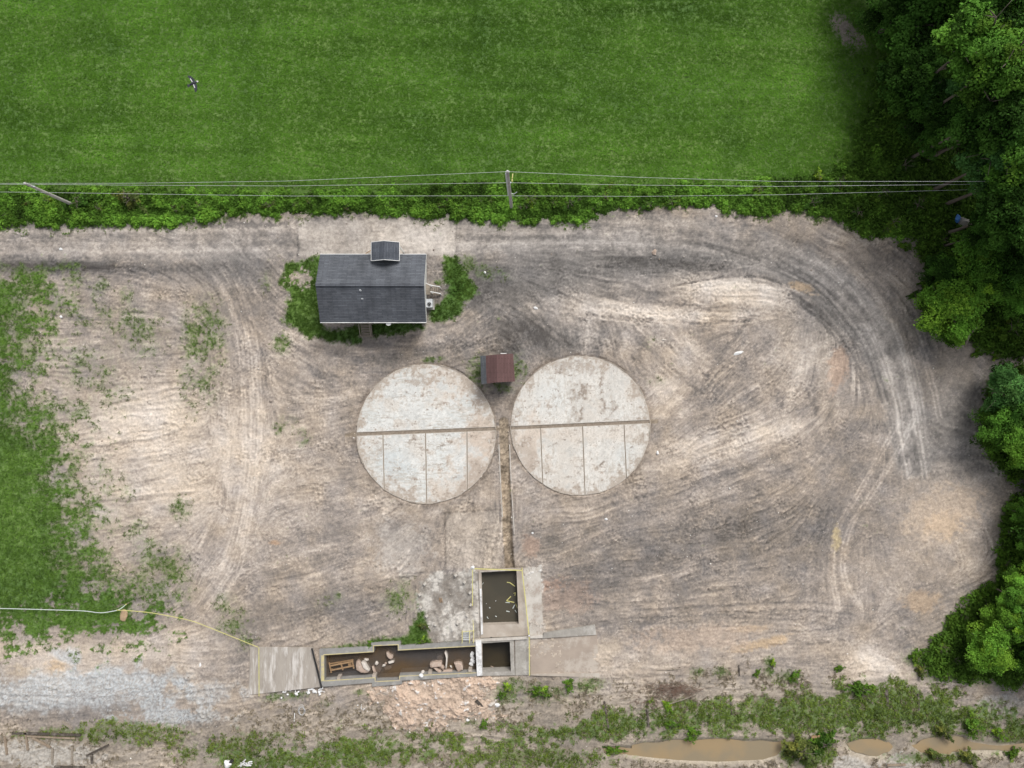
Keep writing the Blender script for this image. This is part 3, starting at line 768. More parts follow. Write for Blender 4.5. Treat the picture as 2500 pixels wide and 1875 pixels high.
def green(bx, by, r1, r2, base=(.075,.165,.022), var=.3, yel=.3):
    b = np.array(base)
    m = 1+var*(r1-.5)*1.6+.12*s_F2(bx, by)+.08*s_F1(bx, by)+.15*(r2-.5)
    c = b[None, :]*np.clip(m, .35, 2)[:, None]
    yy = np.clip(yel*(r2-.55+.25*s_F2(bx, by)), 0, 1)
    c[:, 0] += yy*.08; c[:, 1] += yy*.05
    return c
fm = sampler(np.clip(sstep(-4, 10, poly_sd(X, Y, [(-2500,486),(300,480),(700,490),(1000,486),(1250,462),(1500,458),(2000,445),(2225,370),(2190,130),(2110,-10),(2090,-400),(2090,-3000),(-2500,-3000)], 60)+wob*12)*(1-.8*np.clip(worn, 0, 1)), 0, 1))
x, y = scatter(fm, 105000, (-56, 38, 19, 43))
o = blades('meadow_grass', x, y, 5, .20, .055, .045, lambda a, b, r1, r2: green(a, b, r1, r2, (.094,.212,.024), .10, .05)*(1+.10*s_mow(a, b)+.09*s_mow2(a, b)-.10*s_F2(a, b))[:, None])
tag(o, 'short bright green grass covering the meadow along the top', 'grass')
ym = sampler(np.clip(np.maximum(np.maximum.reduce([g_left, g_pt*.9, .8*sstep(-16, 4, poly_sd(X, Y, GREEN_N, 80)+wob*11)*(Y > 440)*(X < 2300)*sstep(0, .8, F2+.9)]), g_house)*(1-tv)*(1-built_m), 0, 1))
x, y = scatter(lambda a, b: ym(a, b)**1.1*.9, 200000, (-56, 35, -43, 20))
s_house = sampler(g_house)
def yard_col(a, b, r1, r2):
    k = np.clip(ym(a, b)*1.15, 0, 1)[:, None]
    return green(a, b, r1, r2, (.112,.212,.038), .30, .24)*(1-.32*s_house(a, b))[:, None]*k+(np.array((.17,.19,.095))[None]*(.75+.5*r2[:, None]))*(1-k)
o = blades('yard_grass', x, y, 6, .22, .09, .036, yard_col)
tag(o, 'patchy green grass of the yard, thickest along the left edge', 'grass')
dm = sampler(np.clip(dry*.6*(1-gm)*(1-built_m)*(1-g_weedy*.5)*(1-wet)*np.clip(.5+.5*F2, 0, 1), 0, 1))
x, y = scatter(dm, 60000, (-56, 56, -43, -26))
o = blades('dry_grass', x, y, 5, .24, .12, .035, lambda a, b, r1, r2: np.stack([.30+.12*(r2-.5), .255+.10*(r2-.5), .185+.08*(r2-.5)], -1)*(.7+.6*r1[:, None]))
tag(o, 'dry straw-coloured grass along the bottom edge', 'dry grass')

def leaf_clumps(x, y, per, rad, hgt_c, leaf, colfun, z0=None):
    """dome-shaped clumps of small leaf faces; returns verts, faces, colours"""
    n = len(x)*per
    bx = np.repeat(x, per); by = np.repeat(y, per)
    rr = np.repeat(rad, per); hh = np.repeat(hgt_c, per)
    u = rng.random(n); a = rng.uniform(0, 2*np.pi, n)
    r = np.sqrt(u)*rr
    px_ = bx+r*np.cos(a); py_ = by+r*np.sin(a)
    pz = hh*np.sqrt(np.clip(1-(r/rr)**2, .05, 1))*rng.uniform(.55, 1.1, n) + (s_h(bx, by) if z0 is None else z0)
    P = np.stack([px_, py_, pz], -1)
    nrm = np.stack([np.cos(a)*r/rr*.8, np.sin(a)*r/rr*.8, np.ones(n)], -1)+rng.normal(0, .45, (n, 3))
    nrm /= np.linalg.norm(nrm, axis=1, keepdims=True)
    t1 = np.cross(nrm, rng.normal(0, 1, (n, 3))); t1 /= np.linalg.norm(t1, axis=1, keepdims=True)
    t2 = np.cross(nrm, t1)
    s = leaf*rng.uniform(.6, 1.5, n)[:, None]
    V = np.stack([P-t1*s, P+t2*s*.45-t1*s*.1, P+t1*s, P-t2*s*.45-t1*s*.1], 1).reshape(-1, 3)
    c = colfun(bx, by, np.repeat(rng.random(len(x)), per), rng.random(n))
    return V, np.arange(n*4), np.repeat(c, 4, 0)

# weed strip between meadow and road
strip = sstep(-5, 6, poly_sd(X, Y, [(-600,470),(300,462),(700,474),(900,470),(1100,450),(1250,445),(1500,455),(1800,450),(2000,430),(2160,360),(2260,380),(2300,560)]+[(2225,578),(2120,568),(2040,536),(1950,506),(1850,524),(1760,506),(1640,498),(1510,506),(1480,528),(1420,538),(1200,536),(1000,525),(800,517),(560,522),(480,540),(350,545),(-600,549)], 60)+wob*7)
sm = sampler(strip)
x, y = scatter(sm, 90000, (-56, 42, 14, 24))
V, Fc, c = leaf_clumps(x, y, 9, rng.uniform(.10, .30, len(x)), rng.uniform(.15, .75, len(x))*(.6+.35*np.clip(s_F2(x, y), -1, 1.5)), .10,
                       lambda a, b, r1, r2: green(a, b, r1, r2, (.086,.185,.024), .5, .4)*np.clip(1+.22*s_F2(a, b)+.12*s_F1(a, b), .45, 1.5)[:, None])
tag(np_mesh('roadside_weeds', V, Fc, 4, M_LEAF, c), 'tangle of leafy green weeds between the meadow and the dirt road', 'weeds', kind='stuff')
um = sampler(np.clip(np.maximum(g_woods, g_north*sstep(2060, 2240, X+.35*(Y-300)))*(1-np.clip(worn,0,1)), 0, 1))
x, y = scatter(um, 60000, (30, 57, -33, 43))
V, Fc, c = leaf_clumps(x, y, 9, rng.uniform(.2, .5, len(x)), rng.uniform(.2, 1.0, len(x)), .13,
                       lambda a, b, r1, r2: green(a, b, r1, r2, (.075,.155,.020), .6, .25))
tag(np_mesh('undergrowth', V, Fc, 4, M_LEAF, c), 'dark leafy undergrowth on the floor of the woods at right', 'undergrowth', kind='stuff')
wm = sampler(np.clip(g_weedy*(1-wet*.8)*(1-.8*gm)*(1-built_m), 0, 1))
x, y = scatter(lambda a, b: wm(a, b)*.75, 50000, (-56, 57, -43, -25))
V, Fc, c = leaf_clumps(x, y, 9, rng.uniform(.12, .34, len(x)), rng.uniform(.05, .26, len(x)), .075,
                       lambda a, b, r1, r2: green(a, b, r1, r2, (.125,.185,.034), .5, .5))
tag(np_mesh('bottom_weeds', V, Fc, 4, M_LEAF, c), 'ragged weeds growing along the ditch and track at the bottom', 'weeds', kind='stuff')

# small stones and clods
xs = rng.uniform(-52, 50, 5200); ys = rng.uniform(-39, 17, 5200)
k = (sampler(gall)(xs, ys) < .3) & ~sampler(hole | under)(xs, ys) & (sampler(wet)(xs, ys) < .2)
for (cx, cy), r in PADS:
    w_ = W(cx, cy); k &= np.hypot(xs-w_.x, ys-w_.y) > r*.04
xs, ys = xs[k], ys[k]
n = len(xs)
oc = np.array([(1,0,0),(-1,0,0),(0,1,0),(0,-1,0),(0,0,1),(0,0,-1)], dtype=float)
of = np.array([(0,2,4),(2,1,4),(1,3,4),(3,0,4),(2,0,5),(1,2,5),(3,1,5),(0,3,5)])
sz = .028*np.exp(rng.normal(0, .5, n))
V = oc[None]*sz[:, None, None]*rng.uniform(.6, 1.4, (n, 6, 1))
V[..., 2] *= .6
V += np.stack([xs, ys, s_h(xs, ys)+sz*.2], -1)[:, None, :]
Fc = (of[None]+np.arange(n)[:, None, None]*6).ravel()
tone = rng.choice([0,1,2], n, p=[.45,.35,.2])
cc = np.array([(.24,.2,.17),(.5,.45,.39),(.7,.68,.64)])[tone]*rng.uniform(.8, 1.15, (n, 1))
tag(np_mesh('scattered_stones', V.reshape(-1, 3), Fc, 3, attr_mat('stone', .9), np.repeat(cc, 6, 0)), 'small stones and clods scattered over the bare soil', 'stones', kind='stuff')


# ------------------------------------------------------------------ materials of built things
M_CONC = mat('weathered_concrete', (.34,.32,.29), (.23,.215,.195), 1.1, .9, .3, c3=(.42,.40,.37), scale2=.6)
M_CONC_D = mat('grey_concrete', (.27,.265,.255), (.19,.185,.175), 1.6, .9, .3, c3=(.33,.32,.30), scale2=.8)
M_CONC_DUST = mat('dusty_concrete', (.42,.365,.31), (.33,.285,.24), .8, .95, .3, c3=(.45,.41,.36), scale2=.5)
M_PALE = mat('pale_concrete', (.52,.49,.45), (.42,.39,.35), 1.3, .9, .2, c3=(.34,.29,.25), scale2=.9)
M_WHITE = mat('chalky_white', (.72,.72,.72), (.58,.58,.58), 2.5, .8, .1, c3=(.40,.39,.38), scale2=1.4)
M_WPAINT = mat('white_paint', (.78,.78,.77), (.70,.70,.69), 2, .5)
M_YEDGE = mat('faded_yellow_paint', (.52,.46,.24), (.44,.38,.22), 2.2, .8, .1, c3=(.40,.35,.27), scale2=1.5)
M_YEL = mat('yellow_tape', (.60,.56,.19), (.50,.47,.20), 4, .6)
M_YRAIL = mat('yellow_rail_paint', (.60,.55,.20), (.48,.44,.2), 4, .6)
M_LTAPE = mat('pale_tape', (.62,.66,.64), (.5,.55,.53), 4, .6)
M_WOOD = mat('grey_wood', (.30,.26,.21), (.20,.17,.14), 2, .9, .2, stretch=(1,6,6))
M_LUMBER = mat('fresh_lumber', (.32,.21,.115), (.23,.145,.08), 2, .8, .2)
M_TIE = mat('old_tie_wood', (.085,.07,.058), (.05,.042,.036), 3, .95, .3, c3=(.16,.14,.12), scale2=2)
M_PLANK = mat('weathered_plank', (.30,.24,.18), (.2,.155,.115), 3, .95, .2)
M_POLE = mat('pole_wood', (.47,.45,.43), (.33,.31,.29), 2, .9, .2)
M_METAL = mat('galvanised_metal', (.62,.64,.66), (.5,.52,.54), 2, .45, metallic=.2)
M_WIRE = mat('bare_wire', (.55,.57,.57), (.48,.5,.5), 1, .5)
M_DARK = mat('dark_plastic', (.03,.03,.032), (.02,.02,.02), 3, .5)
M_SIDING = mat('white_siding', (.62,.62,.60), (.55,.55,.53), 2, .6, stretch=(.2,.2,8))
M_GLASS = mat('window_glass', (.04,.05,.06), (.03,.035,.045), 1, .08, spec=.5)
M_SOIL_IN = mat('pit_floor_mud', (.10,.07,.04), (.06,.042,.025), 1.2, .9, .2)

def shingle(name, c1, c2, course_axis, row=.145, w=.9, spotty=.34, off=0):
    m, n, l, p = newmat(name)
    p.inputs['Roughness'].default_value = .92
    p.inputs['Specular IOR Level'].default_value = .25
    tc = n.new('ShaderNodeTexCoord')
    mp = n.new('ShaderNodeMapping')
    if course_axis == 'x': mp.inputs['Rotation'].default_value = (0, 0, math.pi/2)
    l.new(tc.outputs['Object'], mp.inputs['Vector'])
    br = n.new('ShaderNodeTexBrick')
    br.inputs['Color1'].default_value = (*c1, 1); br.inputs['Color2'].default_value = (*c2, 1)
    br.inputs['Mortar'].default_value = (*[x*.55 for x in c2], 1)
    br.inputs['Scale'].default_value = 1
    br.inputs['Mortar Size'].default_value = .012
    br.inputs['Brick Width'].default_value = w
    br.inputs['Row Height'].default_value = row
    br.inputs['Bias'].default_value = 0
    l.new(mp.outputs[0], br.inputs['Vector'])
    nz = n.new('ShaderNodeTexNoise'); nz.inputs['Scale'].default_value = 6; nz.inputs['Detail'].default_value = 7; nz.inputs['Roughness'].default_value = .75
    mp2 = n.new('ShaderNodeMapping'); l.new(tc.outputs['Object'], mp2.inputs['Vector'])
    mp2.inputs['Scale'].default_value = (.55, 1, 1) if course_axis != 'x' else (1, .55, 1)
    l.new(mp2.outputs[0], nz.inputs['Vector'])
    n2 = n.new('ShaderNodeTexNoise'); n2.inputs['Scale'].default_value = .55; n2.inputs['Detail'].default_value = 4
    mp3 = n.new('ShaderNodeMapping'); l.new(tc.outputs['Object'], mp3.inputs['Vector'])
    mp3.inputs['Scale'].default_value = (1.6, .5, .5) if course_axis != 'x' else (.5, 1.6, .5)
    l.new(mp3.outputs[0], n2.inputs['Vector'])
    ad = n.new('ShaderNodeMath'); ad.operation = 'ADD'
    l.new(nz.outputs['Fac'], ad.inputs[0]); l.new(n2.outputs['Fac'], ad.inputs[1])
    mr = n.new('ShaderNodeMapRange')
    mr.inputs['From Min'].default_value = .7; mr.inputs['From Max'].default_value = 1.3
    mr.inputs['To Min'].default_value = 1-spotty; mr.inputs['To Max'].default_value = 1+spotty
    l.new(ad.outputs[0], mr.inputs['Value'])
    vm = n.new('ShaderNodeVectorMath'); vm.operation = 'SCALE'
    l.new(br.outputs['Color'], vm.inputs[0]); l.new(mr.outputs[0], vm.inputs['Scale'])
    l.new(vm.outputs[0], p.inputs['Base Color'])
    b = n.new('ShaderNodeBump'); b.inputs['Strength'].default_value = .5; b.inputs['Distance'].default_value = .02
    l.new(br.outputs['Fac'], b.inputs['Height']); b.invert = True
    l.new(b.outputs[0], p.inputs['Normal'])
    return m
M_SHINGLE = shingle('charcoal_shingles', (.112,.120,.136), (.080,.087,.101), 'y')
M_SHINGLE_P = shingle('porch_shingles', (.100,.110,.130), (.072,.080,.097), 'x')
M_RED = shingle('maroon_shingles', (.125,.072,.070), (.105,.060,.058), 'x', spotty=.15)
M_GREYSH = shingle('grey_felt_strip', (.105,.112,.122), (.08,.087,.097), 'x', spotty=.3)

def water(name, col, alpha, rough=.06, c2=None, scale=.35):
    m, n, l, p = newmat(name)
    tc = n.new('ShaderNodeTexCoord')
    nz = n.new('ShaderNodeTexNoise'); nz.inputs['Scale'].default_value = scale; nz.inputs['Detail'].default_value = 4
    l.new(tc.outputs['Object'], nz.inputs['Vector'])
    mx = n.new('ShaderNodeMix'); mx.data_type = 'RGBA'
    mr = n.new('ShaderNodeMapRange'); mr.inputs['From Min'].default_value = .42; mr.inputs['From Max'].default_value = .58
    l.new(nz.outputs['Fac'], mr.inputs['Value']); l.new(mr.outputs[0], mx.inputs['Factor'])
    mx.inputs['A'].default_value = (*col, 1); mx.inputs['B'].default_value = (*(c2 or col), 1)
    l.new(mx.outputs['Result'], p.inputs['Base Color'])
    p.inputs['Roughness'].default_value = rough
    p.inputs['IOR'].default_value = 1.33
    p.inputs['Alpha'].default_value = alpha
    n3 = n.new('ShaderNodeTexNoise'); n3.inputs['Scale'].default_value = 3
    l.new(tc.outputs['Object'], n3.inputs['Vector'])
    b = n.new('ShaderNodeBump'); b.inputs['Strength'].default_value = .03; b.inputs['Distance'].default_value = .02
    l.new(n3.outputs['Fac'], b.inputs['Height']); l.new(b.outputs[0], p.inputs['Normal'])
    return m
M_WATER_B = water('brown_pit_water', (.088,.080,.076), .66, c2=(.125,.082,.045), scale=.16)  # grey patches in the base colour stand in for sky reflection
M_WATER_O = water('olive_pit_water', (.066,.060,.046), .93, c2=(.076,.067,.050))
M_WATER_D = water('dark_pit_water', (.030,.026,.019), .92, c2=(.045,.036,.022))
M_MUDWATER = water('muddy_ditch_water', (.29,.215,.125), 1, rough=.12, c2=(.24,.195,.13), scale=.25)

def WP(pts, z):
    return [tuple(W(p[0], p[1], z)[:2]) for p in pts]
def ccw(pts):
    a = sum(p[0]*q[1]-q[0]*p[1] for p, q in zip(pts, pts[1:]+pts[:1]))
    return pts if a > 0 else pts[::-1]

# ------------------------------------------------------------------ house
EA, RI = 3.2, 4.75
hx0, hx1 = -17.88, -8.0
hyN, hyS, hyR = 12.08, 5.76, 9.03
house = thing('house', (-12.9, 8.9, 0), 'small house with charcoal shingle roof, white trim and gabled porch hood beside the dirt road', 'house')
b = MB(); b.box(((hx0+hx1)/2, 8.92, 1.75), (9.3, 5.7, 2.9)); b.build('wall', M_SIDING, house)
for x_ in np.linspace(hx0+.7, hx1-.7, 5):
    for y_ in (6.3, 8.9, 11.5):
        b = MB(); b.box((x_, y_, .15), (.4, .4, .34)); b.build('pier', M_CONC_D, house)
th = .12
b = MB()
for ya, yb in ((hyN, hyR), (hyS, hyR)):
    n_ = 24
    for i in range(n_):     # gentle sag and uneven courses
        xa = hx0+(hx1-hx0)*i/n_; xb = hx0+(hx1-hx0)*(i+1)/n_
        f = lambda x: .018*math.sin(x*1.7)+.012*math.sin(x*4.1)
        vs = [(xa,ya,EA+.5*f(xa)),(xb,ya,EA+.5*f(xb)),(xb,yb,RI+f(xb)),(xa,yb,RI+f(xa))]
        vs += [(p[0],p[1],p[2]-th) for p in vs]
        fs = [(0,1,2,3),(7,6,5,4),(0,4,5,1)]
        if i == 0: fs.append((0,3,7,4))
        if i == n_-1: fs.append((1,5,6,2))
        b.add(vs, fs)
roof = b.build('roof', M_SHINGLE, house)
b = MB()
b.box(((hx0+hx1)/2, hyR, RI+.02), (hx1-hx0, .28, .05))
b.build('ridge_cap', M_SHINGLE, roof)
for x_ in (hx0+.3, hx1-.3):
    b = MB(); b.add([(x_,hyN-.3,3.1),(x_,hyS+.3,3.1),(x_,hyR,RI-.15)], [(0,1,2)]); b.build('gable', M_SIDING, house)
# white eave trim with gutters, and rake boards
b = MB()
b.box(((hx0+hx1)/2, hyN+.028, EA-.09), (hx1-hx0, .05, .14)); b.build('fascia', M_WPAINT, house)
b = MB(); b.box(((hx0+hx1)/2, hyS-.035, EA-.09), (hx1-hx0, .06, .14)); b.build('fascia', M_WPAINT, house)
for x_ in (hx0+.03, hx1-.005):
    for ya in (hyN, hyS):
        b = MB(); b.beam((x_,ya,EA-.20),(x_,hyR,RI-.20), .035, .13); b.build('rake_board', M_WPAINT, house)
# porch hood over the north door
pxa, pya = W(906.7, 594, 4.0).x, W(906.7, 591.5, 4.0).y
pxb, pyb = W(974.3, 636, 4.0).x, W(974.3, 636, 4.0).y
pxm = (pxa+pxb)/2
b = MB()
for xa in (pxa, pxb):
    vs = [(xa,pya,4.0),(xa,pyb,4.0),(pxm,pyb,4.62),(pxm,pya,4.62)]
    vs += [(p[0],p[1],p[2]-.1) for p in vs]
    b.add(vs, [(0,1,2,3),(7,6,5,4),(0,4,5,1),(0,3,7,4),(1,5,6,2)])
hood = b.build('porch_roof', M_SHINGLE_P, house)
b = MB()
for xa in (pxa-.03, pxb+.03): b.box((xa, (pya+pyb)/2, 3.93), (.035, pya-pyb, .12))
for yy in (pya+.02, pyb-.02):
    for xa in (pxa, pxb): b.beam((xa,yy,3.94),(pxm,yy,4.56), .04, .12)
b.build('trim', M_WPAINT, hood)
for yy in (pya-.15, pyb+.1):
    b = MB(); b.add([(pxa+.1,yy,3.9),(pxb-.1,yy,3.9),(pxm,yy,4.5)], [(0,1,2)]); b.build('gable', M_SIDING, hood)
for xa in (pxa+.15, pxb-.15):
    b = MB(); b.box((xa, pya-.2, 1.98), (.12,.12,3.9)); b.build('post', M_WPAINT, house)
b = MB(); b.box((pxm, 11.85, .45), (2.1, .9, .1)); b.box((pxm, 12.5, .22), (1.6, .4, .06)); b.build('porch_deck', M_WOOD, house)
b = MB(); b.beam((*W(892, 620, .9)[:2], .9), (*W(908, 609, .9)[:2], .9), .06, .08); b.build('handrail', M_LUMBER, house)
# roof vents
for (zx, zy), s_ in (((815,708), 1), ((825,775), .8)):
    q = W(*Z1(zx, zy), 4.4); zr = EA+(q.y-hyS)/(hyR-hyS)*(RI-EA)
    b = MB(); b.tube([(q.x,q.y,zr-.05),(q.x,q.y,zr+.26)], .055*s_, 8); b.tube([(q.x,q.y,zr-.02),(q.x,q.y,zr+.10)], [.12*s_,.05*s_], 8); b.build('roof_vent', M_METAL, roof)
q = W(*Z1(1045, 980), 3.0)
b = MB()
n_ = 12
vs = [(q.x, q.y-.02, 2.95)]+[(q.x+.24*math.cos(2*math.pi*i/n_), q.y-.05+.16*math.sin(2*math.pi*i/n_), 3.05+.06*math.sin(2*math.pi*i/n_)) for i in range(n_)]
b.add(vs, [(0, 1+i, 1+(i+1) % n_) for i in range(n_)]); b.tube([(q.x,q.y-.02,2.95),(q.x,6.05,2.8)], .025, 6)
b.build('dish', M_WPAINT, house)
# walls openings on the sides
for xc in (-16, -13.2, -9.6):
    b = MB(); b.box((xc, 6.055, 1.95), (1.0,.06,1.2)); w_ = b.build('window', M_WPAINT, house)
    b = MB(); b.box((xc, 6.02, 1.95), (.84,.02,1.04)); b.build('pane', M_GLASS, w_)
b = MB(); b.box((-14.1, 6.055, 1.5), (.9,.06,2.0)); d_ = b.build('door', M_WPAINT, house)
b = MB(); b.tube([(-13.75,6.02,1.45),(-13.75,5.95,1.45)], .03, 8); b.build('handle', M_METAL, d_)
# south stairs
sx0 = W(*Z1(818, 1040), .6).x; sx1 = W(*Z1(905, 1040), .6).x
sy1 = W(*Z1(860, 1096), .1).y
b = MB()
ty0 = 5.95
for i in range(6):
    yy = ty0-(ty0-sy1)*(i+.5)/6; zz = 1.0-.17*i
    b.box(((sx0+sx1)/2, yy, zz), (sx1-sx0-.08, (ty0-sy1)/6*.78, .05))
for xa in (sx0+.03, sx1-.03): b.beam((xa,ty0,.95),(xa,sy1,.05), .05, .22)
st = b.build('stairs', M_WOOD, house)
b = MB()
for xa in (sx0, sx1):
    b.beam((xa,ty0,1.9),(xa,sy1+.1,1.0), .07, .05)
    for yy, zz in ((ty0-.1,1.9),(sy1+.15,1.02)): b.box((xa,yy,zz/2), (.08,.08,zz))
b.build('handrail', M_WOOD, st)
# east stairs with landing
def zz1(a, c, z): return W(*Z1(a, c), z)
p0, p1 = zz1(1352,650,.9), zz1(1480,745,.5)
b = MB()
lx0, lx1 = hx1-.45, zz1(1392,700,.9).x
b.box(((lx0+lx1)/2, (zz1(0,650,.9).y+zz1(0,742,.9).y)/2, .9), (lx1-lx0, zz1(0,650,.9).y-zz1(0,742,.9).y, .08))
ex1 = zz1(1475,700,.1).x
for i in range(5):
    xx = lx1+(ex1-lx1)*(i+.5)/5
    b.box((xx, zz1(0,700,.5).y-.05, .75-.17*i), ((ex1-lx1)/5*.75, 1.05, .05))
for yy in (zz1(0,665,.5).y, zz1(0,738,.5).y): b.beam((lx1,yy,.8),(ex1,yy,.05), .05, .2)
st2 = b.build('stairs', M_WOOD, house)
b = MB()
b.beam(zz1(1390,663,1.8), zz1(1468,678,1.0), .07, .05); b.beam(zz1(1395,718,1.8), zz1(1470,733,1.0), .07, .05)
b.beam((hx1-.2, zz1(0,648,1.8).y, 1.8), zz1(1390,663,1.8), .06, .05)
for q_ in (zz1(1390,663,1.8), zz1(1395,718,1.8)): b.box((q_.x,q_.y,.9), (.09,.09,1.8))
for q_ in (zz1(1468,678,1.0), zz1(1470,733,1.0)): b.box((q_.x,q_.y,.5), (.08,.08,1.0))
b.build('handrail', M_WPAINT, st2)

# air conditioner on its pad
q = W(*Z1(1381, 812), .9)
ac = thing('air_conditioner', (q.x, q.y, 0), 'beige outdoor air conditioning unit with round fan grille beside the house', 'air conditioner')
b = MB(); b.box((q.x,q.y,.06), (.85,1.1,.12)); b.build('pad', M_CONC, ac)
b = MB(); b.box((q.x,q.y,.5), (.60,.80,.76)); hb = b.build('housing', M_METAL, ac)
b = MB()
fy = q.y-.13
for rr in (.20,.14,.08): b.tube([(q.x+rr*math.cos(a_), fy+rr*math.sin(a_), .90) for a_ in np.linspace(0, 2*math.pi, 15)], .012, 5)
for a_ in np.linspace(0, math.pi, 5)[:-1]: b.beam((q.x-.2*math.cos(a_), fy-.2*math.sin(a_), .905),(q.x+.2*math.cos(a_), fy+.2*math.sin(a_), .905), .012, .012)
b.build('grille', M_DARK, hb)
b = MB()
for a_ in (0.4, 2.5, 4.6): b.box((q.x+.09*math.cos(a_), fy+.09*math.sin(a_), .889), (.15,.09,.012), rz=a_)
b.build('fan', M_DARK, hb)

# ------------------------------------------------------------------ shed
shed = thing('shed', (*W(1214, 900)[:2], 0), 'small shed with maroon shingle roof and grey strip along its left eave', 'shed')
cs = [W(*Z1(1803,1250), 2.1), W(*Z1(2075,1230), 2.1), W(*Z1(2090,1460), 2.1), W(*Z1(1812,1482), 2.1)]
rt, rb = W(*Z1(1936,1238), 2.75), W(*Z1(1946,1468), 2.75)
def mixv(a_, b_, k): return a_*(1-k)+b_*k
b = MB()
def slab4(b, p, th=.09):
    p = [Vector(v) for v in p]
    vs = p+[v-Vector((0,0,th)) for v in p]
    b.add(vs, [(0,1,2,3),(7,6,5,4),(0,4,5,1),(1,5,6,2),(2,6,7,3),(3,7,4,0)])
k_ = .34
slab4(b, [mixv(cs[0], rt, k_), mixv(cs[3], rb, k_), rb, rt]); slab4(b, [rt, rb, cs[2], cs[1]])
sr = b.build('roof', M_RED, shed)
b = MB(); slab4(b, [cs[0], cs[3], mixv(cs[3], rb, k_+.02), mixv(cs[0], rt, k_+.02)], .11)
vs_ = [(v[0], v[1], v[2]-.03) for v in b.v]; b.v = vs_
b.build('roof_strip', M_GREYSH, sr)
ctr = (cs[0]+cs[1]+cs[2]+cs[3])/4
ins = [tuple((ctr+(c_-ctr)*.88)[:2]) for c_ in cs]
b = MB(); b.prism(ccw(ins), 0, 2.0); b.build('wall', M_WOOD, shed)
for e0, e1, ap_ in ((ins[0], ins[1], rt), (ins[3], ins[2], rb)):
    m_ = ((e0[0]+e1[0])/2, (e0[1]+e1[1])/2)
    b = MB(); b.add([(e0[0],e0[1],2.0),(e1[0],e1[1],2.0),(m_[0],m_[1],2.58)], [(0,1,2)]); b.build('gable', M_WOOD, shed)
b = MB()
mx_ = ((ins[2][0]+ins[3][0])/2, (ins[2][1]+ins[3][1])/2)
b.box((mx_[0], mx_[1]-.03, 1.0), (.85,.05,1.85)); dr = b.build('door', M_PLANK, shed)
b = MB(); b.tube([(mx_[0]+.3,mx_[1]-.05,1.0),(mx_[0]+.3,mx_[1]-.12,1.0)], .025, 6); b.build('handle', M_METAL, dr)
q = W(*Z1(1995,1228), 2.3); b = MB(); b.box((q.x,q.y,2.16), (.55,.06,.1)); b.build('vent_board', M_WPAINT, shed)

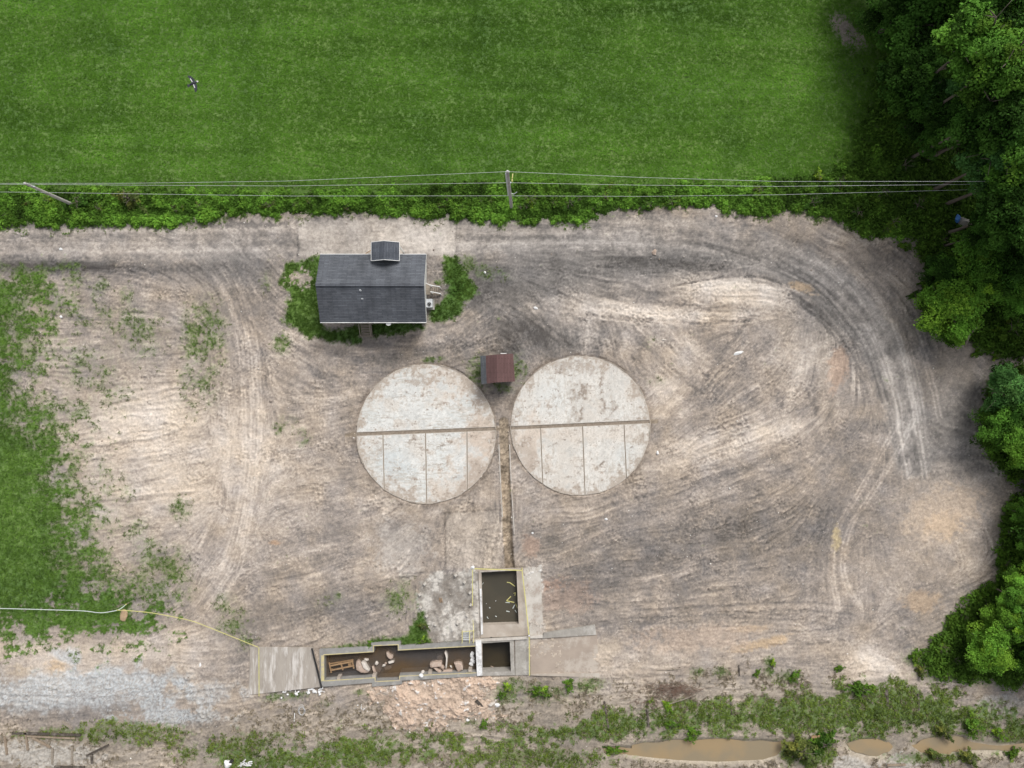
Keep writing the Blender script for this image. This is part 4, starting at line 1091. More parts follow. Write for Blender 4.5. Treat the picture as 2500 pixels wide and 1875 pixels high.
# ------------------------------------------------------------------ round concrete pads
M_PAD1 = attr_mat('pad_concrete', .93, [(3, .93, 1.07), (11, .90, 1.10)], bump=.25, spec=.15)
M_PAD2 = M_PAD1
def pad_colour(PX, PY, u, v, seed):
    """bleached concrete with soil films, streaks and crumbs; u,v in -1..1, v down"""
    k = seed*13
    N = lambda sx, sy, sd_, o=4, g=.6: norm(fbm(PX/sx+k, PY/sy, sd_+k, o, g))
    n1, n2, n3, n4 = N(60,60,301), N(22,22,303), N(7,7,305,3), norm(vnoise(PX/2.4, PY/2.4, 307+k))
    st_v, st_h, st_d = N(5,50,311), N(50,6,313), N(6,6,315,2)
    warm = seed == 6
    c = np.array((.575,.575,.555) if not warm else (.575,.555,.52))[None, None]*(1+.05*n1+.045*n2+.05*n3+.03*n4)[..., None]
    def mix(m, col):
        nonlocal c
        m = np.clip(m, 0, 1)[..., None]; c = c*(1-m)+np.array(col)*m
    mix(sstep(.0, 1.2, n1+.3*n2)*.55, (.475,.495,.485) if not warm else (.52,.52,.50))
    mix(sstep(.3, 1.6, -n1+.5*n2)*.6, (.55,.51,.46))
    r_ = np.hypot(u, v)
    if not warm:
        mix(sstep(.55, 1.05, r_+.12*n2+.10*n3-.25*(u < 0))*.75*(v < .95), (.50,.42,.35))
        mix(sstep(.2, .9, np.exp(-(((u-.85)/.35)**2+((v-.1)/.5)**2))+.18*n2)*.8, (.49,.405,.335))
        mix(sstep(.4, .9, np.exp(-(((u-.75)/.2)**2+((v+.55)/.25)**2))+.2*n2+.15*n3)*.75, (.25,.20,.165))
        mix(sstep(.5, .9, np.exp(-(((u+.05)/.4)**2+((v+.78)/.14)**2))+.22*n3)*.7, (.30,.245,.20))
        mix(sstep(.4, .9, np.exp(-(((u+.5)/.4)**2+((v-.45)/.35)**2))+.15*n2)*.6, (.44,.475,.485))
    else:
        for uc, w_, v0, v1, a_ in ((.0,.07,-.75,-.05,.8),(.30,.045,-.8,-.25,.7),(-.12,.05,-.8,-.2,.5),(.45,.04,-.75,-.1,.4)):
            mix(np.exp(-((u-uc-.03*n2)/w_)**2)*sstep(v0-.1, v0+.2, v)*sstep(v1+.25, v1-.1, v)*np.clip(.5+.35*n3+.3*n2, 0, 1)*a_*1.6, (.27,.23,.195))
        mix(sstep(.3, .9, np.exp(-(((u+.1)/.5)**2+((v+.86)/.14)**2))+.2*n3)*.7, (.27,.225,.19)); mix(sstep(.2, 1, np.exp(-(((u+.45)/.3)**2+((v+.45)/.35)**2))+.1*n2)*.55, (.555,.575,.57))
        mix(sstep(.3, .9, np.exp(-(((u+.75)/.35)**2+((v-.2)/.4)**2))+.2*n2)*.8, (.52,.44,.37))
        mix(sstep(.4, .9, np.exp(-(((u-.65)/.25)**2+((v-.45)/.3)**2))+.1*n2)*.5, (.52,.545,.54))
        mix(sstep(.2, .9, np.exp(-(((v-.12)/.12)**2))+.2*n2)*.4, (.54,.475,.41))
    mix(sstep(.90, 1.0, r_+.055*n2+.04*n3)*.9, (.335,.285,.24))
    mix(sstep(.6, 1.1, r_+.10*n2)*.3, (.44,.385,.33))
    if not warm: mix(sstep(.35, .85, np.exp(-(((u-.72)/.28)**2+((v-.62)/.34)**2))+.14*n2+.1*n3)*.85, (.385,.325,.275))
    else: mix(sstep(.35, .85, np.exp(-(((u+.78)/.24)**2+((v-.45)/.34)**2))+.14*n2+.1*n3)*.8, (.40,.34,.29))
    dirt = n3*.7+n2*.5
    mix(sstep(1.3, 2.3, dirt+.4*n4)*.35, (.34,.29,.245)); mix(sstep(1.0, 2.0, N(3.2,3.2,331,2)+.6*n2)*.45, (.35,.305,.26)); mix(sstep(.7, 1.8, (N(14,3,341,3) if not warm else N(3,14,341,3))+.6*n1)*.5, (.37,.325,.275))
    mix(sstep(1.5, 2.2, st_h+.5*n2)*.55*np.clip(.5+.5*n3, 0, 1), (.26,.215,.18))
    mix(sstep(1.8, 2.4, n4+.4*n3)*.7, (.20,.165,.14))
    for k_ in range(16):      # scuffed smears
        rs = random.Random(seed*100+k_); a_ = rs.uniform(0, 6.28); q = .85*math.sqrt(rs.random()); x0, y0 = q*math.cos(a_), q*math.sin(a_); an = rs.uniform(-.5,.5) if not warm else rs.uniform(-1.6,.2)
        du, dv = (u-x0)*math.cos(an)+(v-y0)*math.sin(an), -(u-x0)*math.sin(an)+(v-y0)*math.cos(an)
        mix(np.exp(-(du/rs.uniform(.06,.16))**2-((dv+.012*n3)/.012)**2)*np.clip(.5+.5*n3, 0, 1)*.8, (.21,.175,.145))
    mix(sstep(1.2, 2.0, st_d+.4*n1)*.4, (.64,.62,.585))
    c *= 1.03
    return np.clip(c, .05, .8)
M_RIM = mat('dirty_rim', (.42,.375,.32), (.25,.21,.175), 2.2, .95, .3, c3=(.21,.175,.145), scale2=1.1)
M_JOINT = mat('soil_joint', (.27,.225,.18), (.17,.14,.11), 3, .95, .4, c3=(.27,.225,.18), scale2=2)

def clip_poly(poly, a, b, side):
    """keep the part of the polygon on the left (side=1) or right of line a->b"""
    out = []
    f = lambda p: side*((b[0]-a[0])*(p[1]-a[1])-(b[1]-a[1])*(p[0]-a[0]))
    for i in range(len(poly)):
        p, q_ = poly[i], poly[(i+1) % len(poly)]
        fp, fq = f(p), f(q_)
        if fp >= 0: out.append(p)
        if (fp > 0) != (fq > 0) and fp != fq:
            k = fp/(fp-fq); out.append((p[0]+(q_[0]-p[0])*k, p[1]+(q_[1]-p[1])*k))
    return out
def round_pad(centre, r, ch, chw, joints, m, label, rough_seed):
    rr_ = random.Random(rough_seed)
    c = W(*centre)
    root = thing('round_concrete_pad', (c.x, c.y, 0), label, 'concrete pad')
    rad = r*.04
    circ = [(c.x+rad*math.cos(a_)*(1+rr_.uniform(-.004,.004)), c.y+rad*math.sin(a_)*(1+rr_.uniform(-.004,.004))) for a_ in np.linspace(0, 2*math.pi, 97)[:-1]]
    A, B = W(*ch[0]), W(*ch[1])
    nrm = Vector((-(B-A).y, (B-A).x)).normalized()*chw/2
    a1, b1 = (A.x+nrm.x, A.y+nrm.y), (B.x+nrm.x, B.y+nrm.y)
    a2, b2 = (A.x-nrm.x, A.y-nrm.y), (B.x-nrm.x, B.y-nrm.y)
    gxp = np.arange(c.x-rad-.1, c.x+rad+.1, .05); gyp = np.arange(c.y-rad-.1, c.y+rad+.1, .05)
    QX, QY = np.meshgrid(gxp, gyp); PX, PY = QX/.04+1250, 937.5-QY/.04
    pc = pad_colour(PX, PY, (PX-centre[0])/r, (PY-centre[1])/r, rough_seed)
    def slab_part(P):
        b = MB(); b.prism(P, -.1, .046)
        sd = poly_sd(PX, PY, [(p[0]/.04+1250, 937.5-p[1]/.04) for p in P], 20) > .3
        g = np.arange(PX.size).reshape(PX.shape)
        q_ = np.stack([g[:-1,:-1], g[:-1,1:], g[1:,1:], g[1:,:-1]], -1)[sd[:-1,:-1] & sd[1:,1:] & sd[:-1,1:] & sd[1:,:-1]]
        used = np.unique(q_); rm = np.zeros(PX.size, dtype=int); rm[used] = np.arange(len(used))+len(b.v)
        vv = np.concatenate([np.array(b.v), np.stack([QX, QY, np.full(QX.shape, .05)], -1).reshape(-1, 3)[used]])-np.array([c.x, c.y, 0])
        fs = b.f+[tuple(x_) for x_ in rm[q_]]
        me = bpy.data.meshes.new('slab'); me.from_pydata(vv.tolist(), [], fs); me.materials.append(m)
        at = me.color_attributes.new('Col', 'FLOAT_COLOR', 'POINT')
        c4 = np.ones((len(vv), 4), dtype=np.float32); c4[:, :3] = (.45,.41,.36); c4[len(b.v):, :3] = pc.reshape(-1, 3)[used]
        at.data.foreach_set('color', c4.ravel()); me.update()
        o = bpy.data.objects.new('slab', me); COL.objects.link(o); o.parent = root
    slab_part(clip_poly(circ, a1, b1, 1))
    low = clip_poly(circ, a2, b2, -1)
    xs_ = [(W(*j[0]), W(*j[1])) for j in joints]
    for i in range(len(xs_)+1):
        P = low
        if i > 0:
            u, v = xs_[i-1]; P = clip_poly(P, (u.x+.032, u.y), (v.x+.032, v.y), 1)
        if i < len(xs_):
            u, v = xs_[i]; P = clip_poly(P, (u.x-.032, u.y), (v.x-.032, v.y), -1)
        slab_part(P)
    b = MB(); b.prism([(c.x+(p[0]-c.x)*.997, c.y+(p[1]-c.y)*.997) for p in circ], -.12, -.01); b.build('soil_bed', M_JOINT, root)
    # raised rim, worn down to the soil here and there
    b = MB()
    N_ = 160
    hs_ = [.085+.02*rr_.random()-.16*(math.sin(5.3*i/N_*6.28+rough_seed)+math.sin(11*i/N_*6.28+2*rough_seed)+rr_.uniform(-.6,.6) > -.15) for i in range(N_)]
    ro, ri = rad+.08, rad+.008
    vs, fs = [], []
    for i in range(N_):
        ca, sa = math.cos(6.283185*i/N_), math.sin(6.283185*i/N_)
        vs += [(c.x+ri*ca, c.y+ri*sa, -.15), (c.x+ri*ca, c.y+ri*sa, hs_[i]), (c.x+ro*ca, c.y+ro*sa, hs_[i]-.01), (c.x+ro*ca, c.y+ro*sa, -.15)]
        j = (i+1) % N_
        fs += [(4*i+k, 4*i+k+1, 4*j+k+1, 4*j+k) for k in range(3)]
    b.add(vs, fs)
    b.build('rim', M_RIM, root)
    return root
round_pad(*PADS[0], ((869,1060),(1209,1046.5)), .34, [((935,1060),(938.5,1200)),((1039,1060),(1042,1240)),((1140,1050),(1141,1180))], M_PAD1,
          'left round concrete pad, whitish grey, split by a soil groove, nearest the house', 5)
round_pad(*PADS[1], ((1247,1045),(1586,1029)), .32, [((1319.5,1040),(1325,1180)),((1422,1040),(1429,1230)),((1523,1030),(1530,1180))], M_PAD2,
          'right round concrete pad, warmer and dustier, right of the maroon shed', 6)
# thin kerbs along the trench between the pads
for pts, lab in (([Z3(1088,690),Z3(1098,930),Z3(1110,1150)], 'thin pale concrete kerb on the left side of the soil trench'), ([Z3(1156,690),Z3(1166,920),Z3(1186,1260)], 'thin pale concrete kerb on the right side of the soil trench')):
    b = MB(); pl = smooth_line(pts, 8)
    for p_, q_ in zip(pl[:-1], pl[1:]): b.beam((*W(*p_)[:2], .0), (*W(*q_)[:2], .0), .10, .16)
    tag(b.build('trench_kerb', M_PALE), lab, 'kerb', 'kerbs of the trench')

# ------------------------------------------------------------------ pits, ramps, slabs
BT, WZ = .25, -.55
basin = thing('concrete_basin', (*W(960, 1615)[:2], 0), 'long flooded concrete basin with yellow painted edge, full of broken slabs', 'basin')
I_, O_ = WP(IN_BASIN, BT), WP(OUT_BASIN, BT)
I_, O_ = I_[::-1], O_[::-1]
b = MB(); b.ring(I_, O_, -1.7, -.3, BT); b.build('wall', M_CONC_D, basin)
b = MB(); b.prism(I_, -1.8, -1.62); b.build('floor', M_SOIL_IN, basin)
b = MB(); E_ = mid(I_, O_, .0)
cI = I_
def inset_off(poly, d):
    """offset polygon outward (poly CCW)"""
    out = []; n = len(poly)
    for i in range(n):
        p, q_, r_ = Vector(poly[i-1]), Vector(poly[i]), Vector(poly[(i+1) % n])
        e1, e2 = (q_-p).normalized(), (r_-q_).normalized()
        n1, n2 = Vector((e1.y, -e1.x)), Vector((e2.y, -e2.x))
        mt = (n1+n2); mt = mt/max(.2, mt.dot(n1))
        out.append((q_.x+mt.x*d, q_.y+mt.y*d))
    return out
IE = inset_off(I_, .085)
# yellow edge everywhere except along the end wall
n_ = len(I_)
for i in range(n_):
    j = (i+1) % n_
    if Vector(I_[i])[0] > W(1150,0,BT).x and Vector(I_[j])[0] > W(1150,0,BT).x: continue
    b.prism(ccw([I_[i], I_[j], IE[j], IE[i]]), BT-.02, BT+.004)
IE2 = inset_off(I_, .30)
b.prism(ccw([IE[0], IE[11], IE2[11], IE2[0]]), BT-.02, BT+.0042) if False else None
b.build('painted_edge', M_YEDGE, basin)
l0, l1 = Z5(122,352), Z5(122,672)
b = MB(); b.prism(ccw(WP([l0, Z5(150,350), Z5(152,662), l1], BT)), BT-.02, BT+.008); b.build('painted_end', M_YEDGE, basin)
for zx, zy in ((335,640),(1455,575),(1950,548),(768,615)):
    q = W(*Z5(zx, zy), BT); b = MB(); b.box((q.x, q.y+.05, -.35), (.34,.22,1.22), rz=.05); b.build('pilaster', M_CONC_DUST, basin)
b = MB(); b.prism(ccw(WP([Z5(2015,170), Z5(2086,165), Z5(2100,600), Z5(2034,604)], BT+.1)), BT-.3, BT+.12); b.build('end_wall', M_WHITE, basin)
b = MB(); b.prism(ccw(WP([Z5(2026,180),Z5(2074,178),Z5(2080,300),Z5(2034,304)], BT+.1)), BT+.1, BT+.13)
wat = ccw([tuple(W(*p, BT)[:2]) for p in IN_BASIN])
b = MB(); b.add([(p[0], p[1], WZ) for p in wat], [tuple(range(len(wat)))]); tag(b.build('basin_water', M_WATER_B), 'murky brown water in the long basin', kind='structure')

sq = thing('square_tank', (*W(1210, 1605)[:2], 0), 'small square concrete tank of dark water right of the white end wall', 'tank')
I2, O2 = ccw(WP(IN_SQ, .2)), ccw(WP(OUT_SQ, .2))
b = MB(); b.ring(I2, O2, -2.4, -.3, .2); b.build('wall', M_CONC, sq)
b = MB(); b.prism(I2, -2.5, -2.3); b.build('floor', M_SOIL_IN, sq)
b = MB(); b.prism(ccw(WP([Z6(292,1118),Z6(1040,1078),Z6(1042,1108),Z6(296,1148)], .3)), 0, .32); b.build('coping', M_PALE, sq)
b = MB(); b.add([(p[0], p[1], -1.0) for p in I2], [(0,1,2,3)]); tag(b.build('square_tank_water', M_WATER_D), 'dark water in the square tank', kind='structure')

big = thing('rectangular_tank', (*W(1220, 1460)[:2], 0), 'large rectangular concrete tank of olive water with floating tape scraps', 'tank')
I3, O3 = ccw(WP(IN_BIG, .12)), ccw(WP(OUT_BIG, .12))
b = MB(); b.ring(I3, O3, -2.4, -.3, .12); b.build('wall', M_CONC_DUST, big)
b = MB(); b.prism(I3, -2.5, -2.3); b.build('floor', M_SOIL_IN, big)
b = MB(); b.prism(ccw(WP([Z6(392,430),Z6(418,428),Z6(438,1040),Z6(412,1046)], .2)), -.05, .22); b.build('kerb', M_WHITE, big)
b = MB(); b.prism(ccw(WP([Z6(402,205),Z6(540,196),Z6(735,186),Z6(735,176),Z6(400,192)], .13)), 0, .14); b.build('coping', M_PALE, big)
b = MB(); b.box((*W(*Z6(550,1082), .13)[:2], .125), (.16,.06,.03)); b.build('lifting_slot', M_DARK, big)
b = MB(); b.add([(p[0], p[1], -.62) for p in I3], [(0,1,2,3)]); tag(b.build('rectangular_tank_water', M_WATER_O), 'olive brown water in the rectangular tank', kind='structure')

b = MB(); b.prism(ccw(WP([Z6(962,152),Z6(1212,132),Z6(1238,700),Z6(1250,1050),Z6(1070,1052),Z6(1010,560)], .08)), -.2, .075)
tag(b.build('concrete_slab', M_PALE), 'pale broken concrete slab on the right side of the rectangular tank', 'slab', 'loose concrete slabs')

def sloped(name, px_pts, zs, mat_, label, cat, depth=.35, group=None):
    P = [W(p[0], p[1], z) for p, z in zip(px_pts, zs)]
    xy = [(p.x, p.y) for p in P]
    a = sum(p[0]*q[1]-q[0]*p[1] for p, q in zip(xy, xy[1:]+xy[:1]))
    if a < 0: xy = xy[::-1]; zs = zs[::-1]
    b = MB(); b.prism(xy, -depth, list(zs))
    return tag(b.build(name, mat_), label, cat, group)
M_RAMP_L = mat('streaked_ramp_concrete', (.37,.335,.295), (.28,.25,.22), 1.2, .9, .3, c3=(.52,.49,.46), stretch=(2.2,.35,1), scale2=.9)
M_RAMP_R = mat('mud_stained_concrete', (.36,.30,.25), (.30,.25,.21), .7, .95, .3, c3=(.42,.37,.32), scale2=.5)
sloped('concrete_ramp', [Z2(120,540),Z2(478,547),Z2(526,770),Z2(110,815)], [.05,.30,.30,.05], M_RAMP_L, 'grey streaked concrete ramp at the left end of the long basin', 'ramp', group='concrete ramps')
b = MB(); b.beam(W(*Z2(474,548), .42), W(*Z2(530,775), .42), .10, .2); tag(b.build('expansion_rail', M_DARK), 'black steel strip across the joint between left ramp and long basin', 'rail')
sloped('concrete_deck', [Z6(872,1100),Z6(1052,1090),Z6(1070,1592),Z6(874,1598)], [.14,.12,.12,.14], M_CONC, 'grey concrete deck between the square tank and the yellow tape', 'slab', group='loose concrete slabs')
sloped('concrete_ramp', [Z6(1075,1096),Z2(1800,490),Z2(2110,468),Z2(2126,712),Z6(1078,1590)], [.10,.10,.02,.02,.10], M_RAMP_R, 'mud covered concrete ramp leading right from the square tank', 'ramp', group='concrete ramps')
sloped('wing_wall', [Z2(1800,490),Z2(1806,462),Z2(2100,414),Z2(2108,470)], [.34,.34,.14,.14], M_CONC, 'grey concrete wing wall along the upper edge of the right ramp', 'wall')
sloped('kerb_wall', [Z2(1730,695),Z2(2126,690),Z2(2127,716),Z2(1730,704)], [.18,.1,.1,.18], M_CONC_DUST, 'low dusty kerb along the lower edge of the right ramp', 'kerb')
b = MB(); b.prism(ccw(WP([Z6(1075,1072),Z6(1245,1058),Z6(1246,1094),Z6(1075,1100)], .3)), 0, .3); tag(b.build('concrete_stop', M_PALE), 'short pale concrete kerb block beside the crossing of the yellow tapes', 'kerb')

# ditch ponds
for P, lab in ((POND_A, 'long muddy tan pond'), (POND_B, 'small muddy pond'), (POND_C, 'pale muddy puddle')):
    rj = random.Random(len(P)); pl = [(x_+rj.uniform(-3, 3), y_+rj.uniform(-3.2, 3.2)) for x_, y_ in smooth_line(P+[P[0]], 3)[:-1]]; pl = smooth_line(pl+[pl[0]], 3)[:-1]
    pl = ccw([tuple(W(*p, -.16)[:2]) for p in pl]); c_ = Vector((sum(p[0] for p in pl)/len(pl), sum(p[1] for p in pl)/len(pl)))
    pl = [tuple(c_+(Vector(p)-c_)*1.06) for p in pl]
    b = MB(); b.add([(p[0], p[1], -.16) for p in pl], [tuple(range(len(pl)))]); tag(b.build('pond_water', M_MUDWATER), lab+' in the ditch at the bottom', kind='structure')

# ------------------------------------------------------------------ things lying in the pits
M_ROCK = mat('pink_broken_concrete', (.43,.335,.275), (.33,.25,.20), 1.8, .95, .4, c3=(.50,.43,.37), scale2=1.2)
M_ROCKW = mat('pale_rubble', (.58,.54,.49), (.47,.42,.37), 2, .95, .3)
def slabrock(name, zpts, z0, z1, label, m=M_ROCK, cat='rubble', group=None, tilt=0, fz=Z5):
    pts = ccw([tuple(W(*fz(*p), z1)[:2]) for p in zpts])
    cx_ = sum(p[0] for p in pts)/len(pts); cy_ = sum(p[1] for p in pts)/len(pts)
    r_ = random.Random(hash(label) % 1000 if False else len(label)*7)
    n = len(pts)
    top = [(p[0], p[1], z1+tilt*(p[0]-cx_)+r_.uniform(-.03,.03)) for p in pts]
    inn = [(cx_+(p[0]-cx_)*.72, cy_+(p[1]-cy_)*.72, z1+.06+tilt*(p[0]-cx_)*.72) for p in pts]
    bot = [(cx_+(p[0]-cx_)*1.06, cy_+(p[1]-cy_)*1.06, z0) for p in pts]
    b = MB()
    vs = bot+top+inn
    fs = []
    for i in range(n):
        j = (i+1) % n
        fs += [(i,j,n+j,n+i),(n+i,n+j,2*n+j,2*n+i)]
    fs.append(tuple(range(2*n, 3*n)))
    b.add(vs, fs)
    return tag(b.build(name, m), label, cat, group)
GR = 'broken concrete lying in the long basin'
slabrock('broken_slab', [(552,430),(575,415),(600,440),(650,520),(712,545),(705,555),(660,572),(610,565),(555,530),(548,480)], -1.0, -.2, 'largest broken slab, right of the wooden frame in the basin', group=GR)
slabrock('broken_slab', [(612,440),(640,432),(660,450),(712,540),(690,548),(640,510)], -1.0, -.08, 'pale sliver of slab lying on the largest broken slab', M_ROCKW, group=GR)
slabrock('broken_slab', [(1455,458),(1480,442),(1590,430),(1602,445),(1598,490),(1470,508),(1456,490)], -.9, -.1, 'flat pink slab lying across the rubble at the right of the basin', group=GR)
slabrock('broken_slab', [(1500,508),(1530,505),(1595,548),(1590,566),(1570,568),(1520,530)], -1.0, -.2, 'narrow pink slab wedged under the flat one, at the basin wall', group=GR)
slabrock('broken_slab', [(1638,312),(1655,320),(1672,370),(1668,440),(1660,512),(1646,514),(1652,430),(1655,370)], -.9, .0, 'long thin upright slab standing in the basin rubble', M_ROCKW, group=GR)
slabrock('broken_slab', [(1600,560),(1630,532),(1725,530),(1732,548),(1700,562),(1640,570)], -1.0, -.25, 'low pink slab leaning at the bottom wall of the basin', group=GR)
slabrock('broken_slab', [(1750,455),(1800,440),(1845,455),(1858,490),(1860,525),(1800,558),(1775,520)], -1.0, -.1, 'chunky pink block nearest the white end wall in the basin', group=GR, tilt=.2)
slabrock('broken_slab', [(745,490),(765,488),(778,520),(790,556),(765,560),(750,530)], -1.0, -.35, 'half sunk slab below the notch of the basin', group=GR)
slabrock('broken_slab', [(918,322),(940,314),(958,340),(995,360),(1000,385),(975,402),(945,385),(925,360)], -1.0, -.2, 'pink block in the upper middle of the basin notch', group=GR)
slabrock('broken_slab', [(942,435),(985,418),(1012,425),(1014,440),(960,455),(944,450)], -1.0, -.3, 'oblong pale block below the pink block in the notch', M_ROCKW, group=GR)
slabrock('broken_slab', [(1540,370),(1580,350),(1620,380),(1610,410),(1570,425),(1545,400)], -1.4, -.62, 'submerged brown slab just above the flat pink slab', group=GR)
slabrock('broken_slab', [(770,500),(830,480),(855,520),(840,560),(790,566)], -1.5, -.63, 'submerged slab beneath the notch, showing brown through the water', group=GR)
slabrock('broken_slab', [(890,500),(970,470),(985,500),(960,525),(910,530)], -1.5, -.63, 'submerged slab in the middle of the notch', group=GR)
for zx, zy, d_, lab in ((672,405,(.55,.3,.4),'pale stone between the largest slab and the notch'),(805,445,(.4,.35,.4),'pale stone at the left of the notch'),(892,475,(.4,.3,.35),'small pale stone left of the oblong block'),(915,448,(.25,.18,.3),'smallest stone in the notch beside the oblong block'),
                        (1605,490,(.6,.55,.5),'rounded stone right of the flat pink slab'),(1530,425,(.35,.25,.35),'stone peeping out above the flat pink slab'),(1712,490,(.36,.22,.3),'small pale stone left of the chunky block'),(1640,320,(.28,.3,.4),'stone at the tip of the upright slab')):
    q = W(*Z5(zx, zy), -.45); b = MB(); b.rock((q.x, q.y, -.5), d_, zx, rz=zx % 3, sub=1)
    tag(b.build('stone', M_ROCKW if 'pale' in lab else M_ROCK), lab, 'rubble', GR)
for zx, zy, d_, lab, m_ in ((1366,548,.35,'tan stone on the bottom wall of the basin',M_ROCKW),(1352,592,.42,'white stone on the wall just below the tan one',M_WHITE)):
    q = W(*Z5(zx, zy), BT); b = MB(); b.rock((q.x,q.y,BT+.1), (d_,d_*.9,d_*.7), zx, sub=2); tag(b.build('stone', m_), lab, 'rubble', 'stones on the basin wall')
q0 = W(*Z5(2000,400), -.4)
for i in range(9):
    b = MB(); b.rock((*W(*Z5(1985+rnd.uniform(-22,24), 330+i*17), -.5)[:2], -.5), (.3+rnd.random()*.25,.3+rnd.random()*.2,.3), 100+i, rz=i, sub=1)
    tag(b.build('white_chunk', M_WHITE), 'chunk of white plaster in the water against the white end wall', 'rubble', 'white chunks by the end wall')
# wooden frame
fr = thing('wooden_frame', (*W(*Z5(370,480), -.4)[:2], -.6), 'tan wooden pallet like frame floating at the left end of the basin', 'wooden frame')
for a_, c_, z_, nm in (((222,482),(515,425),-.05,'rail'),((238,535),(525,478),-.05,'rail'),((220,440),(245,565),-.15,'post'),((362,440),(388,532),-.12,'post'),((500,405),(522,512),-.15,'post')):
    b = MB(); b.beam(W(*Z5(*a_), z_), W(*Z5(*c_), z_), .13, .09); b.build(nm, M_LUMBER, fr)
for a_, c_ in (((222,455),(515,405)),((455,470),(470,440)),((240,520),(262,522)),((330,455),(350,440))):
    b = MB(); b.beam(W(*Z5(*a_), -.36), W(*Z5(*c_), -.36), .1, .1); b.build('lower_rail', M_LUMBER, fr)
b = MB(); b.box((*W(*Z5(472,455), -.2)[:2], -.2), (.3,.4,.1), rz=.2); b.build('block', M_LUMBER, fr)
# floating scraps in the tanks
for a_, c_, m_, lab in ((((760,340),(800,345),(870,395)),.05,M_YEL,'upper yellow tape scrap floating in the rectangular tank'),(((815,530),(755,590),(860,612)),.05,M_YEL,'V shaped yellow tape scrap floating in the rectangular tank'),(((850,490),(876,480),(868,522)),.035,M_YEL,'short yellow tape scrap near the tank right wall'),
                        (((742,612),(800,616)),.035,M_LTAPE,'pale stick beside the V shaped tape in the tank'),(((840,695),(865,645)),.045,M_LTAPE,'slanting pale stick in the right half of the tank'),(((752,728),(797,738)),.05,M_LTAPE,'level pale stick in the lower half of the tank'),
                        (((870,715),(890,748)),.035,M_LTAPE,'short pale stick near the tank right wall'),(((492,805),(510,832)),.035,M_LTAPE,'short pale stick in the tank lower left corner'),(((422,375),(445,345)),.02,M_LTAPE,'thin pale straw by the tank left wall'),(((880,630),(900,690)),.03,M_YRAIL,'thin brown stalk by the tank right wall'),
                        (((875,250),(868,360)),.02,M_PLANK,'thin dark stalk high along the tank right wall')):
    b = MB()
    for p_, q_ in zip(a_[:-1], a_[1:]): b.beam(W(*Z6(*p_), -.6), W(*Z6(*q_), -.6), c_*1.5, .03)
    tag(b.build('floating_scrap', m_), lab, 'floating litter', 'scraps floating in the rectangular tank')
for zx, zy, d_, m_, lab in ((610,592,(.13,.22,.08),M_WHITE,'white scrap floating in the middle of the tank'),(612,800,(.36,.2,.08),M_LTAPE,'larger pale leaf like scrap in the lower half of the tank'),(905,885,(.2,.18,.1),M_WHITE,'white scrap in the tank lower right corner'),(755,895,(.12,.2,.08),M_WHITE,'white scrap at the bottom wall of the tank'),(528,685,(.26,.24,.03),M_LTAPE,'faint bluish disc in the left half of the tank'),(482,628,(.1,.1,.05),M_WHITE,'tiny white scrap left in the tank')):
    q = W(*Z6(zx, zy), -.6); b = MB(); b.rock((q.x,q.y,-.6), (d_[0]*.55, d_[1]*.55, d_[2]), zx, rz=-.5, sub=1); tag(b.build('floating_scrap', m_), lab, 'floating litter', 'scraps floating in the rectangular tank')
b = MB(); b.beam(W(*Z6(540,1470), -.98), W(*Z6(600,1495), -.98), .05, .03); tag(b.build('floating_scrap', M_ROCK), 'red brown stick floating in the square tank', 'floating litter')

# concrete stubs west of the big tank
SG = 'square concrete stubs left of the rectangular tank'
stub_lab = ['topmost left stub near the slab corner','stub at the top beside the tape post','stub just below the top one, on dark stain','stub by the tape at mid height','stub by the tape below the mid height one','stub left of the tape above the stair','stub just above the yellow stair','stub at the lower left by the grass','stub on the left edge above the grass','pale stub beside the grass on the left edge','stub high on the left edge']
for (zx, zy), lab in zip([(1122,180),(1300,130),(1350,170),(1382,230),(1386,300),(1365,360),(1310,405),(1183,415),(1133,365),(1097,315),(1093,240)], stub_lab):
    q = W(*Z2(zx, zy), .3); b = MB(); r_ = random.Random(zx)
    a_ = r_.uniform(.2,1.2); s_ = r_.uniform(.2,.27)
    b.box((q.x,q.y,.15), (s_,s_,.36), rz=a_); b.box((q.x,q.y,.345), (s_*.7,s_*.7,.04), rz=a_)
    tag(b.build('concrete_stub', M_PALE), 'square concrete '+lab, 'stub', SG)
b = MB()
for k in (-.06,.06): b.beam(Vector((*W(*Z2(1212,258), .05)[:2], .05))+Vector((k*1.4,0,0)), Vector((*W(*Z2(1218,285), .05)[:2], .05))+Vector((k*1.4,0,0)), .07, .06)
tag(b.build('orange_brick_pair', M_LUMBER), 'two orange bricks on the broken slab left of the tank', 'bricks')

# stair with yellow rails
sr_ = thing('steel_stair', (*W(*Z6(235,1070))[:2], 0), 'short steel stair with yellow rails up to the basin wall', 'stair')
b = MB()
for i in range(5):
    q = W(*Z6(210, 1015+i*26), .1+.08*i); b.box((q.x,q.y,.1+.06*i), (.62,.10,.04))
b.build('tread', M_METAL, sr_)
for xx in (158, 256, 312):
    b = MB(); b.beam(W(*Z6(xx,1012), .8), W(*Z6(xx,1140), 1.0), .05, .05); b.box((*W(*Z6(xx,1012), .4)[:2], .4), (.05,.05,.8)); b.box((*W(*Z6(xx,1138), .5)[:2], .5), (.05,.05,1.0)); b.build('rail', M_YRAIL, sr_)
b = MB(); b.beam(W(*Z6(150,1014), .82), W(*Z6(316,994), .82), .05, .05); b.build('rail', M_YRAIL, sr_)

